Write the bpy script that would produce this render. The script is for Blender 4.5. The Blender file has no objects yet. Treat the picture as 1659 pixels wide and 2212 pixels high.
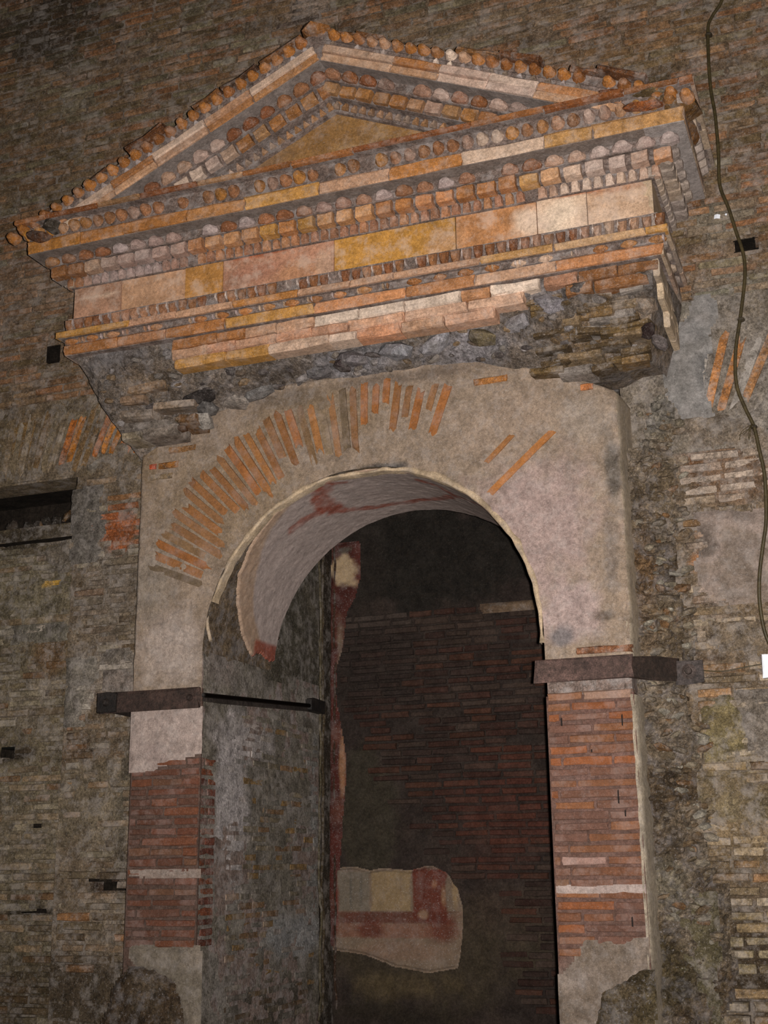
import bpy, math, random
import numpy as np
from mathutils import Vector, Matrix

# ------------------------------------------------------------------ camera, light, exposure
scn = bpy.context.scene
col = scn.collection
PW, PH, FPX = 1659.0, 2212.0, 2769.48
CAM = np.array([2.2326, -5.6767, 1.55])
YAW, PITCH, ROLL = 0.3583, 0.2682, -0.0124
_f = np.array([-math.sin(YAW) * math.cos(PITCH), math.cos(YAW) * math.cos(PITCH), math.sin(PITCH)])
_r = np.cross(_f, [0, 0, 1]); _r /= np.linalg.norm(_r)
_u = np.cross(_r, _f)
_c, _s = math.cos(ROLL), math.sin(ROLL)
RT, UP, FW = _r * _c + _u * _s, -_r * _s + _u * _c, _f

cam = bpy.data.cameras.new('camera')
cam.sensor_fit = 'AUTO'; cam.sensor_width = 36.0
cam.lens = FPX / PH * 36.0
cam.clip_start = 0.05; cam.clip_end = 100
camo = bpy.data.objects.new('camera', cam); col.objects.link(camo)
camo.matrix_world = Matrix(((RT[0], UP[0], -FW[0], CAM[0]), (RT[1], UP[1], -FW[1], CAM[1]),
                            (RT[2], UP[2], -FW[2], CAM[2]), (0, 0, 0, 1)))
scn.camera = camo

# the flash of the photographer's camera, a few centimetres right of the lens
fl = bpy.data.lights.new('camera_flash', 'SPOT')
fl.energy = 1980; fl.color = (1.0, 0.955, 0.90)
fl.shadow_soft_size = 0.018
fl.spot_size = math.radians(98); fl.spot_blend = 1.0
flo = bpy.data.objects.new('camera_flash', fl); col.objects.link(flo)
flo.location = Vector(CAM + RT * 0.055 + UP * 0.01)
_aim = Vector((0.42, 0.0, 3.70))
flo.rotation_euler = (_aim - flo.location).to_track_quat('-Z', 'Y').to_euler()

wd = bpy.data.worlds.new('dim_underground_air'); scn.world = wd; wd.use_nodes = True
wd.node_tree.nodes['Background'].inputs[0].default_value = (0.9, 0.85, 0.75, 1)
wd.node_tree.nodes['Background'].inputs[1].default_value = 0.006

scn.view_settings.view_transform = 'Standard'
scn.view_settings.look = 'None'
scn.view_settings.exposure = 0.0
scn.view_settings.gamma = 1.0
scn.view_settings.use_curve_mapping = False

# ------------------------------------------------------------------ helpers
R = random.Random(7)
NR = np.random.RandomState(5)
WY = 0.265            # face of the old wall
HALF = 0.875          # half width of the doorway, and radius of its arch
PIER = 1.269          # outer edge of the piers
ZS = 2.575            # springing of the arch
SOFF = 0.80           # depth of the arch soffit
JAMB = 1.47           # depth of the jambs
BACK = 2.05           # rear wall of the chamber
CHX = -1.04           # left wall of the chamber


def at(px, py, Y):
    d = FW + RT * (px - PW / 2) / FPX - UP * (py - PH / 2) / FPX
    return CAM + d * (Y - CAM[1]) / d[1]


def atx(px, py, X):
    d = FW + RT * (px - PW / 2) / FPX - UP * (py - PH / 2) / FPX
    return CAM + d * (X - CAM[0]) / d[0]


def seen_px(P):
    d = np.asarray(P) - CAM
    z = d @ FW
    return PW / 2 + FPX * (d @ RT) / z, PH / 2 - FPX * (d @ UP) / z, z


def L(*c):
    c = np.array(c if len(c) > 1 else c[0], float) / 255.0
    return np.where(c <= 0.04045, c / 12.92, ((c + 0.055) / 1.055) ** 2.4)


def _hash(i, j, k):
    n = (i * 374761393 + j * 668265263 + k * 2147483647 + 12345) & 0xffffffff
    n = ((n ^ (n >> 13)) * 1274126177) & 0xffffffff
    n = ((n ^ (n >> 16)) * 2246822519) & 0xffffffff
    return ((n ^ (n >> 15)) & 0xffffff) / float(0xffffff)


def vnoise(P):
    P = np.asarray(P, float)
    I = np.floor(P).astype(np.int64); F = P - I; F = F * F * (3 - 2 * F)
    o = 0
    for dx in (0, 1):
        for dy in (0, 1):
            for dz in (0, 1):
                w = (F[..., 0] if dx else 1 - F[..., 0]) * (F[..., 1] if dy else 1 - F[..., 1]) * (F[..., 2] if dz else 1 - F[..., 2])
                o = o + w * _hash(I[..., 0] + dx, I[..., 1] + dy, I[..., 2] + dz)
    return o


def fbm(P, scale, octaves=4, seed=0.0):
    P = np.asarray(P, float) * scale + seed * 17.31
    a, o, t = 1.0, 0, 0
    for _ in range(octaves):
        o = o + a * vnoise(P); t += a; a *= 0.5; P = P * 2.03 + 5.7
    return o / t


def stain(Y, px, py, rpx, rpy, c, k=0.8, soft=0.5, ax='Y', box=False):
    f = at if ax == 'Y' else atx
    a, b = f(px - rpx, py, Y), f(px + rpx, py, Y)
    m, n = f(px, py - rpy, Y), f(px, py + rpy, Y)
    i = 0 if ax == 'Y' else 1
    q = f(px, py, Y)
    return (q[i], q[2], abs(b[i] - a[i]) / 2, abs(m[2] - n[2]) / 2, L(c), k, soft, box)


def tint(base, A, Z, stains, seed=0.0, warp=0.55):
    """colour of a masonry surface: base colours with stains, limewash and soot patches of their own shape"""
    A = np.asarray(A, float); Z = np.asarray(Z, float)
    P = np.stack([A, np.full_like(A, seed * 3.1), Z], -1)
    n1 = fbm(P, 7.0, 4, seed) - 0.5
    n2 = fbm(P, 22.0, 3, seed + 3) - 0.5
    C = np.array(base, float)
    for (ca, cz, ra, rz, c, k, soft, box) in stains:
        if box: d = np.maximum(np.abs(A - ca) / ra, np.abs(Z - cz) / rz) + 0.35 * warp * (n1 * 1.2 + n2 * 0.9)
        else: d = np.sqrt(((A - ca) / ra) ** 2 + ((Z - cz) / rz) ** 2) + warp * (n1 * 1.6 + n2 * 0.9)
        m = np.clip((1 - d) / soft, 0, 1) * k
        C = C * (1 - m[..., None]) + c * m[..., None]
    return C


# ------------------------------------------------------------------ materials
def mat(name, src, grain=0.35, gscale=70.0, eff=0.0, effc=(0.50, 0.44, 0.42), escale=9.0, bump=0.35, bscale=120.0, rough=0.92, spec=0.12, metal=0.0, streak=0.0, dirt=0.0, dirtc=(0.035, 0.025, 0.018), fleck=0.0):
    m = bpy.data.materials.new(name); m.use_nodes = True
    nt = m.node_tree; N = nt.nodes; K = nt.links
    bs = N['Principled BSDF']
    bs.inputs['Roughness'].default_value = rough
    bs.inputs['Metallic'].default_value = metal
    bs.inputs['Specular IOR Level'].default_value = spec
    geo = N.new('ShaderNodeNewGeometry')
    if src == 'obj':
        a = N.new('ShaderNodeObjectInfo'); out = a.outputs['Color']
    elif src == 'geo':
        a = N.new('ShaderNodeAttribute'); a.attribute_name = 'Col'; out = a.outputs['Color']
    else:
        a = N.new('ShaderNodeRGB'); a.outputs[0].default_value = (*src, 1); out = a.outputs[0]
    vec = geo.outputs['Position']
    if streak:
        mp = N.new('ShaderNodeMapping'); mp.inputs['Scale'].default_value = (1, 1, streak)
        K.new(vec, mp.inputs['Vector']); vec2 = mp.outputs[0]
    else:
        vec2 = vec

    def noise(scale, detail=4.0, rg=0.6, v=None):
        n = N.new('ShaderNodeTexNoise'); n.inputs['Scale'].default_value = scale
        n.inputs['Detail'].default_value = detail; n.inputs['Roughness'].default_value = rg
        K.new(v or vec, n.inputs['Vector']); return n

    def ramp(fac, lo, hi, p0=0.3, p1=0.7):
        r = N.new('ShaderNodeMapRange'); r.inputs[1].default_value = p0; r.inputs[2].default_value = p1
        r.inputs[3].default_value = lo; r.inputs[4].default_value = hi
        K.new(fac, r.inputs[0]); return r.outputs[0]

    def mixc(fac, A, B, mode='MIX'):
        x = N.new('ShaderNodeMix'); x.data_type = 'RGBA'; x.blend_type = mode
        if isinstance(fac, float): x.inputs[0].default_value = fac
        else: K.new(fac, x.inputs[0])
        for s, v in ((x.inputs[6], A), (x.inputs[7], B)):
            if isinstance(v, tuple): s.default_value = (*v, 1)
            else: K.new(v, s)
        return x.outputs[2]

    g = noise(gscale, 6.0, 0.7, vec2)
    g2 = noise(gscale * 0.22, 4.0, 0.6, vec2)
    g3 = noise(gscale * 3.6, 3.0, 0.7, vec2)
    v0 = ramp(g3.outputs['Fac'], 1 - grain * 0.8, 1 + grain * 0.8, .34, .66)
    v1 = ramp(g.outputs['Fac'], 1 - grain, 1 + grain * 0.9, .35, .65)
    v2 = ramp(g2.outputs['Fac'], 1 - grain * 0.7, 1 + grain * 0.6, .34, .66)
    mm = N.new('ShaderNodeMath'); mm.operation = 'MULTIPLY'; K.new(v1, mm.inputs[0]); K.new(v2, mm.inputs[1])
    mm2 = N.new('ShaderNodeMath'); mm2.operation = 'MULTIPLY'; K.new(v0, mm2.inputs[0]); K.new(mm.outputs[0], mm2.inputs[1])
    vm = N.new('ShaderNodeVectorMath'); vm.operation = 'SCALE'
    K.new(out, vm.inputs[0]); K.new(mm2.outputs[0], vm.inputs['Scale'])
    c = vm.outputs[0]
    if eff > 0:
        e = noise(escale, 7.0, 0.72)
        c = mixc(ramp(e.outputs['Fac'], 0.0, eff, 0.48, 0.61), c, effc)
    if dirt > 0:
        e2 = noise(escale * 1.7 + 3.3, 7.0, 0.75)
        c = mixc(ramp(e2.outputs['Fac'], 0.0, dirt, 0.5, 0.64), c, dirtc)
    if fleck > 0:
        e3 = noise(gscale * 1.9, 5.0, 0.75)
        c = mixc(ramp(e3.outputs['Fac'], 0.0, fleck, 0.58, 0.67), c, tuple(min(1.0, v * 1.25) for v in effc))
        e4 = noise(gscale * 1.3 + 7.7, 5.0, 0.75)
        c = mixc(ramp(e4.outputs['Fac'], 0.0, fleck * 1.1, 0.59, 0.68), c, dirtc)
    K.new(c, bs.inputs['Base Color'])
    if bump > 0:
        b1 = noise(bscale, 8.0, 0.72)
        b = N.new('ShaderNodeBump'); b.inputs['Strength'].default_value = bump; b.inputs['Distance'].default_value = 0.012
        K.new(b1.outputs['Fac'], b.inputs['Height']); K.new(b.outputs[0], bs.inputs['Normal'])
    return m


M = {}
M['brick'] = mat('old_brick', 'obj', 0.42, 60, 0.42, (0.40, 0.35, 0.32), 10, 0.45, 110, dirt=0.6, fleck=0.5)
M['bricks'] = mat('old_brick_mass', 'geo', 0.42, 60, 0.42, (0.40, 0.35, 0.32), 10, 0.45, 110, dirt=0.6, fleck=0.5)
M['mortar'] = mat('old_mortar', 'geo', 0.5, 75, 0.42, (0.42, 0.37, 0.34), 12, 0.8, 95, dirt=0.5, fleck=0.55)
M['neat'] = mat('neat_brick', 'obj', 0.20, 80, 0.22, (0.40, 0.32, 0.30), 7, 0.25, 130, dirt=0.22, fleck=0.25)
M['terra'] = mat('terracotta', 'obj', 0.30, 85, 0.22, (0.62, 0.52, 0.46), 13, 0.4, 140, dirt=0.25, fleck=0.45)
M['terra_core'] = mat('terracotta_bed', tuple(L(124, 107, 99)), 0.45, 60, 0.6, (0.38, 0.335, 0.32), 14, 0.7, 90, dirt=0.45, fleck=0.5)
M['slab'] = mat('terracotta_slab', 'geo', 0.26, 60, 0.45, (0.62, 0.47, 0.38), 9, 0.22, 170, dirt=0.12, fleck=0.3)
M['plaster'] = mat('lime_plaster', 'geo', 0.26, 55, 0.20, (0.46, 0.41, 0.39), 14, 0.55, 85, dirt=0.20, fleck=0.3)
M['fresco'] = mat('painted_plaster', 'geo', 0.16, 60, 0.10, (0.42, 0.38, 0.37), 14, 0.18, 60, rough=0.8, dirt=0.2, fleck=0.4)
M['rubble'] = mat('rubble', 'geo', 0.55, 48, 0.38, (0.34, 0.31, 0.31), 13, 1.0, 70, dirt=0.55, fleck=0.6)
M['stone'] = mat('rubble_stone', 'obj', 0.45, 50, 0.30, (0.36, 0.33, 0.31), 15, 0.8, 75, dirt=0.4, fleck=0.5)
M['dark'] = mat('sooty_mortar', 'geo', 0.35, 60, 0.10, (0.09, 0.075, 0.065), 10, 0.6, 90, dirt=0.3, fleck=0.4)
M['sooty_brick'] = mat('sooty_brick', 'obj', 0.30, 60, 0.10, (0.10, 0.08, 0.07), 10, 0.3, 110, dirt=0.3, fleck=0.3)
M['sooty_bricks'] = mat('sooty_brick_mass', 'geo', 0.30, 60, 0.10, (0.10, 0.08, 0.07), 10, 0.3, 110, dirt=0.3, fleck=0.3)
M['pier_mortar'] = mat('pier_mortar', 'geo', 0.32, 70, 0.12, (0.26, 0.21, 0.19), 12, 0.5, 95, dirt=0.25, fleck=0.2)
M['iron'] = mat('rusted_iron', 'obj', 0.5, 45, 0.0, bump=0.5, bscale=90, rough=0.6, spec=0.4, metal=0.25, dirt=0.4)
M['soot'] = mat('sooty_hollow', tuple(L(38, 32, 27)), 0.5, 40, 0.0, bump=0.8, bscale=50)  # plain dark lining for holes, gaps and the ceiling
M['cable'] = mat('cable_sheath', tuple(L(64, 54, 32)), 0.3, 40, 0.0, bump=0.1, rough=0.5, spec=0.45)
M['white'] = mat('white_plastic', tuple(L(228, 230, 238)), 0.05, 30, 0.0, bump=0.0, rough=0.5, spec=0.4)
M['earth'] = mat('earth_floor', tuple(L(92, 78, 62)), 0.5, 20, 0.0, bump=0.8, bscale=35, dirt=0.4)


# ------------------------------------------------------------------ object makers
def tag(o, label, cat, kind=None, group=None):
    o['label'] = label; o['category'] = cat
    if kind: o['kind'] = kind
    if group: o['group'] = group
    return o


def link(name, me, m=None, parent=None, color=None):
    o = bpy.data.objects.new(name, me); col.objects.link(o)
    if m is not None and me is not None and not me.materials: me.materials.append(m)
    if parent is not None: o.parent = parent
    if color is not None: o.color = (float(color[0]), float(color[1]), float(color[2]), 1.0)
    return o


def empty(name, loc=(0, 0, 0)):
    o = bpy.data.objects.new(name, None); o.empty_display_size = 0.1; col.objects.link(o)
    return o


def mesh(name, V, F, C=None, smooth=False):
    me = bpy.data.meshes.new(name)
    me.from_pydata([tuple(map(float, v)) for v in V], [], [tuple(map(int, f)) for f in F])
    if C is not None:
        at_ = me.color_attributes.new('Col', 'FLOAT_COLOR', 'POINT')
        c4 = np.ones((len(V), 4), np.float32); c4[:, :3] = np.clip(np.asarray(C), 0, 1)
        at_.data.foreach_set('color', c4.ravel())
    if smooth: me.polygons.foreach_set('use_smooth', [True] * len(me.polygons))
    me.update()
    return me


class MB:
    """collects boxes, grids and pieces into one mesh"""
    def __init__(s): s.V, s.F, s.C = [], [], []
    def add(s, V, F, c=None):
        n = len(s.V)
        s.V.extend([tuple(v) for v in V]); s.F.extend([tuple(i + n for i in f) for f in F])
        if c is not None:
            c = np.asarray(c)
            s.C.extend([tuple(c)] * len(V) if c.ndim == 1 else [tuple(q) for q in c])
    def box(s, x0, x1, y0, y1, z0, z1, c=None):
        V = [(x, y, z) for x in (x0, x1) for y in (y0, y1) for z in (z0, z1)]
        s.add(V, BOXF, c)
    def build(s, name, m, parent=None, smooth=False, color=None):
        return link(name, mesh(name, s.V, s.F, s.C if s.C else None, smooth), m, parent, color)


BOXF = [(0, 1, 3, 2), (4, 6, 7, 5), (0, 4, 5, 1), (2, 3, 7, 6), (0, 2, 6, 4), (1, 5, 7, 3)]


def unit_brick(rng, jit=1.0):
    """unit brick, worn front edges, front towards -Y; 40 triangles"""
    def ring(sx, sz, y, j):
        pts = [(-1, -1), (0, -1), (1, -1), (1, 0), (1, 1), (0, 1), (-1, 1), (-1, 0)]
        return [(0.5 * sx * a + rng.uniform(-j, j) * 0.02, y + rng.uniform(-j, j) * 0.02, 0.5 * sz * b + rng.uniform(-j, j) * 0.085) for a, b in pts]
    V = ring(1, 1, 0.5, 0) + ring(1, 1, -0.36, jit) + ring(0.965, 0.8, -0.5, jit) + [(0, -0.5 - rng.uniform(0, 0.02), 0)]
    F = []
    for k in range(2):
        for i in range(8):
            j = (i + 1) % 8
            F.append((k * 8 + i, k * 8 + j, k * 8 + 8 + j, k * 8 + 8 + i))
    for i in range(8): F.append((16 + i, 16 + (i + 1) % 8, 24))
    return V, F


def boss(outline, rim=-0.05, inset=0.72, dome=0.0):
    """small modelled ornament: outline in x,z (unit), flat back at +0.5, rounded front at -0.5"""
    n = len(outline)
    cx = sum(p[0] for p in outline) / n; cz = sum(p[1] for p in outline) / n
    V = [(x, 0.5, z) for x, z in outline] + [(x, rim, z) for x, z in outline]
    V += [(cx + (x - cx) * inset, -0.42 + dome, cz + (z - cz) * inset) for x, z in outline] + [(cx, -0.5, cz)]
    F = []
    for k in range(2):
        for i in range(n):
            j = (i + 1) % n
            F.append((k * n + i, k * n + j, k * n + n + j, k * n + n + i))
    for i in range(n): F.append((2 * n + i, 2 * n + (i + 1) % n, 3 * n))
    return V, F


def arc(n, a0, a1, rx, rz, cx=0, cz=0):
    return [(cx + rx * math.cos(math.radians(a0 + (a1 - a0) * i / (n - 1))), cz + rz * math.sin(math.radians(a0 + (a1 - a0) * i / (n - 1)))) for i in range(n)]


def unit_slab():
    V = [(-.5, .5, -.5), (.5, .5, -.5), (.5, .5, .5), (-.5, .5, .5), (-.5, -.44, -.5), (.5, -.44, -.5), (.5, -.44, .5), (-.5, -.44, .5),
         (-.494, -.5, -.485), (.494, -.5, -.485), (.494, -.5, .485), (-.494, -.5, .485)]
    F = [(k * 4 + i, k * 4 + (i + 1) % 4, k * 4 + 4 + (i + 1) % 4, k * 4 + 4 + i) for k in range(2) for i in range(4)] + [(8, 9, 10, 11)]
    return V, F


BR = [unit_brick(R) for _ in range(10)]
BM = {}
def brick_me(matkey, k):
    key = (matkey, k)
    if key not in BM:
        me = mesh('brick', *(unit_slab() if matkey == 'slab' else BR[k])); me.materials.append(M[matkey]); BM[key] = me
    return BM[key]


SHAPES = {
    'tongue': boss([(-0.46, -0.5), (0.46, -0.5)] + arc(7, 0, 180, 0.46, 0.42, 0, 0.08)),
    'egg': boss([(0.0, -0.5)] + arc(9, -25, 205, 0.48, 0.62, 0, -0.12), 0.0, 0.62),
    'scallop': boss(arc(11, 0, 327, 0.48, 0.5), 0.1, 0.6),
    'leaf': boss([(-0.47, 0.5)] + arc(6, 180, 360, 0.44, 0.7, 0, 0.2) + [(0.47, 0.5)], 0.0, 0.65),
    'bead': boss(arc(11, 0, 327, 0.5, 0.5), 0.1, 0.62),
    'reel': boss(arc(8, 0, 315, 0.5, 0.5), -0.2, 0.8),
    'point': boss([(-0.5, -0.5), (0.5, -0.5), (0.12, 0.5), (-0.12, 0.5)], 0.0, 0.6),
}
SM = {}
def shape_me(kind, matkey='terra'):
    if (kind, matkey) not in SM:
        me = mesh(kind, *SHAPES[kind]); me.materials.append(M[matkey]); SM[(kind, matkey)] = me
    return SM[(kind, matkey)]


def stone_unit(rng):
    V, F = [], []
    rows = [(0.9, 1), (0.45, 6), (-0.35, 6), (-0.9, 1)]
    for z, n in rows:
        r = math.sqrt(max(0, 1 - z * z)) if n > 1 else 0
        for i in range(n):
            a = 2 * math.pi * (i + (0.5 if z < 0 else 0)) / n
            k = rng.uniform(0.75, 1.15)
            V.append((0.5 * r * k * math.cos(a), 0.5 * r * k * math.sin(a), 0.5 * z * rng.uniform(0.85, 1.1)))
    for i in range(6):
        j = (i + 1) % 6
        F += [(0, 1 + i, 1 + j), (1 + i, 7 + i, 1 + j), (1 + j, 7 + i, 7 + j), (7 + i, 13, 7 + j)]
    return V, F
ST = [stone_unit(R) for _ in range(8)]
STM = {}
def stone_me(k, matkey='stone'):
    if (k, matkey) not in STM:
        me = mesh('stone', *ST[k]); me.materials.append(M[matkey]); STM[(k, matkey)] = me
    return STM[(k, matkey)]


def put(name, me, parent, loc, scale, color, rot=(0, 0, 0)):
    o = bpy.data.objects.new(name, me); col.objects.link(o)
    o.parent = parent; o.location = tuple(map(float, loc)); o.scale = tuple(map(float, scale)); o.rotation_euler = rot
    o.color = (float(color[0]), float(color[1]), float(color[2]), 1.0)
    return o


def sub(o, part):
    """hang a placed piece under a part, keeping its place"""
    m = Matrix.LocRotScale(part.location, part.rotation_euler, part.scale)
    o.parent = part; o.matrix_parent_inverse = m.inverted()
    return o


def in_poly(x, y, poly):
    c = False; j = len(poly) - 1
    for i in range(len(poly)):
        if (poly[i][1] > y) != (poly[j][1] > y) and x < (poly[j][0] - poly[i][0]) * (y - poly[i][1]) / (poly[j][1] - poly[i][1]) + poly[i][0]:
            c = not c
        j = i
    return c


def emit(parent, bricks, face='Y', plane=0.0, depth=0.07, matkey='brick', name='brick', limit=300, hidden=None, massname='brick_mass', massmat='bricks'):
    """bricks: dicts a (along), z, l, h, tilt, c, y (set-back). The ones that show largest become parts, the rest one mass."""
    for b in bricks:
        P = (b['a'], plane, b['z']) if face == 'Y' else (plane, b['a'], b['z'])
        x, y, d = seen_px(P)
        b['s'] = b['l'] * b['h'] / d ** 2
        if not (-15 < x < PW + 15 and -10 < y < PH + 10): b['s'] *= 1e-3
        if hidden and in_poly(x, y, hidden): b['s'] *= 1e-4
    bricks = sorted(bricks, key=lambda b: -b['s'])
    cut = [b for b in bricks[:limit] if b['s'] > 5e-6]
    rest = bricks[len(cut):]
    for b in cut:
        k = R.randrange(len(BR)); d = b.get('d', depth)
        off = b.get('y', 0.0)
        if face == 'Y':
            put(name, brick_me(matkey, k), parent, (b['a'], plane + off + d / 2, b['z']), (b['l'], d, b['h']), b['c'], (0, b.get('tilt', 0), 0))
        else:
            put(name, brick_me(matkey, k), parent, (plane - off - d / 2, b['a'], b['z']), (b['l'], d, b['h']), b['c'], (0, 0, math.pi / 2))
    if rest:
        mb = MB()
        for b in rest:
            V, F = BR[R.randrange(len(BR))]
            V = np.array(V) * (b['l'], b.get('d', depth), b['h'])
            t = b.get('tilt', 0)
            if t:
                x, z = V[:, 0].copy(), V[:, 2].copy()
                V[:, 0] = x * math.cos(t) + z * math.sin(t); V[:, 2] = -x * math.sin(t) + z * math.cos(t)
            if face == 'Y': V = V + (b['a'], plane + b.get('y', 0) + b.get('d', depth) / 2, b['z'])
            else: V = np.stack([-V[:, 1] + plane - b.get('y', 0) - b.get('d', depth) / 2, V[:, 0] + b['a'], V[:, 2] + b['z']], -1)
            mb.add(V, F, b['c'])
        o = mb.build(massname, M[massmat], parent); o['kind'] = 'stuff'


def lay(a0, a1, z0, z1, pitch=0.05, h=0.037, l0=0.16, l1=0.30, joint=0.013, keep=None, wob=0.003, drop=0.0):
    out = []; z = z0 + pitch / 2; row = 0
    while z < z1:
        a = a0 - R.uniform(0, l1)
        while a < a1:
            l = R.uniform(l0, l1)
            if a1 - a - l < 0.07: l = max(a1 - a, 0.001)
            b0, b1 = max(a, a0), min(a + l, a1)
            if b1 - b0 > 0.03 and R.random() >= drop:
                c = (b0 + b1) / 2
                if keep is None or keep(c, z):
                    out.append(dict(a=c, z=z + R.uniform(-wob, wob), l=b1 - b0 - joint * R.uniform(.6, 1.4), h=h * R.uniform(0.85, 1.12), y=R.uniform(-0.006, 0.007), tilt=R.uniform(-.012, .012)))
            a += l
        z += pitch * R.uniform(0.95, 1.05); row += 1
    return out


def colour(bricks, pal, stains, seed, spread=0.18):
    cs = np.array([L(*pal[R.randrange(len(pal))]) * R.uniform(1 - spread, 1 + spread) for _ in bricks])
    A = np.array([b['a'] for b in bricks]); Z = np.array([b['z'] for b in bricks])
    cs = tint(cs, A, Z, stains, seed)
    for b, c in zip(bricks, cs): b['c'] = c
    return bricks


def bed(name, a0, a1, z0, z1, plane, pal, stains, seed, face='Y', res=0.022, amp=0.010, back=0.25, holes=(), m='mortar', parent=None, keep=None, smooth=True, sub=None):
    """rough mortar bed: a displaced sheet with thickness (front towards -Y, or +X for face 'X')"""
    na = max(2, int((a1 - a0) / res)); nz = max(2, int((z1 - z0) / res))
    a = np.linspace(a0, a1, na + 1); z = np.linspace(z0, z1, nz + 1)
    A, Z = np.meshgrid(a, z, indexing='ij')
    P = np.stack([A, np.full_like(A, seed), Z], -1)
    D = (fbm(P, 16, 4, seed) - 0.5) * 2 * amp + (fbm(P, 3.0, 2, seed + 9) - 0.5) * 2 * amp
    if sub is not None: D = D + sub(A, Z)
    base = np.array([L(*c) for c in pal])
    w = fbm(P, 5, 3, seed + 4); idx = np.clip((w - 0.25) / 0.5 * (len(base) - 1), 0, len(base) - 1.001)
    i0 = idx.astype(int); fr = (idx - i0)[..., None]
    i1 = np.minimum(i0 + 1, len(base) - 1)
    C = base[i0] * (1 - fr) + base[i1] * fr
    C = tint(C, A, Z, stains, seed)
    if face == 'Y': V = np.stack([A, plane + D, Z], -1)
    else: V = np.stack([plane - D, A, Z], -1)
    V = V.reshape(-1, 3).tolist(); C = C.reshape(-1, 3).tolist()
    F = []
    for i in range(na):
        for j in range(nz):
            ca, cz = (a[i] + a[i + 1]) / 2, (z[j] + z[j + 1]) / 2
            if any(h[0] < ca < h[1] and h[2] < cz < h[3] for h in holes): continue
            if keep is not None and not keep(ca, cz): continue
            q = (i * (nz + 1) + j, (i + 1) * (nz + 1) + j, (i + 1) * (nz + 1) + j + 1, i * (nz + 1) + j + 1)
            F.append(q)
    nsm = len(F)
    # thickness
    n = len(V); K = [(a0, z0), (a1, z0), (a1, z1), (a0, z1)]
    bc = np.median(np.array(C), axis=0).tolist()
    def w3(aa, dd, zz): return (aa, plane + dd, zz) if face == 'Y' else (plane - dd, aa, zz)
    if back:
        for (aa, zz) in K: V.append(w3(aa, 0.0, zz)); C.append(bc)
        for (aa, zz) in K: V.append(w3(aa, back, zz)); C.append(bc)
        for i in range(4):
            j = (i + 1) % 4; F.append((n + i, n + 4 + i, n + 4 + j, n + j))
        if not holes and keep is None: F.append((n + 4, n + 7, n + 6, n + 5))
    me = mesh(name, V, F, C, False)
    if smooth: me.polygons.foreach_set('use_smooth', [i < nsm for i in range(len(F))])
    return link(name, me, M[m], parent)


def hollow(parent, x0, x1, y0, y1, z0, z1, name='hollow'):
    V = [(x, y, z) for x in (x0, x1) for y in (y0, y1) for z in (z0, z1)]
    F = [(0, 1, 3, 2), (4, 6, 7, 5), (2, 3, 7, 6), (0, 2, 6, 4), (1, 5, 7, 3)]
    return link(name, mesh(name, V, F), M['soot'], parent)


def tube(pts, r, n=8):
    V, F = [], []
    P = [Vector(p) for p in pts]
    for i, p in enumerate(P):
        t = (P[min(i + 1, len(P) - 1)] - P[max(i - 1, 0)]).normalized()
        u = t.cross(Vector((0, 1, 0.01))).normalized(); w = t.cross(u)
        for k in range(n):
            a = 2 * math.pi * k / n; V.append(tuple(p + u * r * math.cos(a) + w * r * math.sin(a)))
    for i in range(len(P) - 1):
        for k in range(n):
            j = (k + 1) % n; F.append((i * n + k, i * n + j, (i + 1) * n + j, (i + 1) * n + k))
    F.append(tuple(range(n))); F.append(tuple(range((len(P) - 1) * n, len(P) * n)))
    return V, F


def smooth_path(pts, k=6):
    P = [np.array(p, float) for p in pts]; out = []
    for i in range(len(P) - 1):
        p0, p1, p2, p3 = P[max(i - 1, 0)], P[i], P[i + 1], P[min(i + 2, len(P) - 1)]
        for t in np.linspace(0, 1, k, endpoint=False):
            out.append(0.5 * ((2 * p1) + (p2 - p0) * t + (2 * p0 - 5 * p1 + 4 * p2 - p3) * t * t + (3 * p1 - p0 - 3 * p2 + p3) * t ** 3))
    out.append(P[-1]); return out


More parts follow.
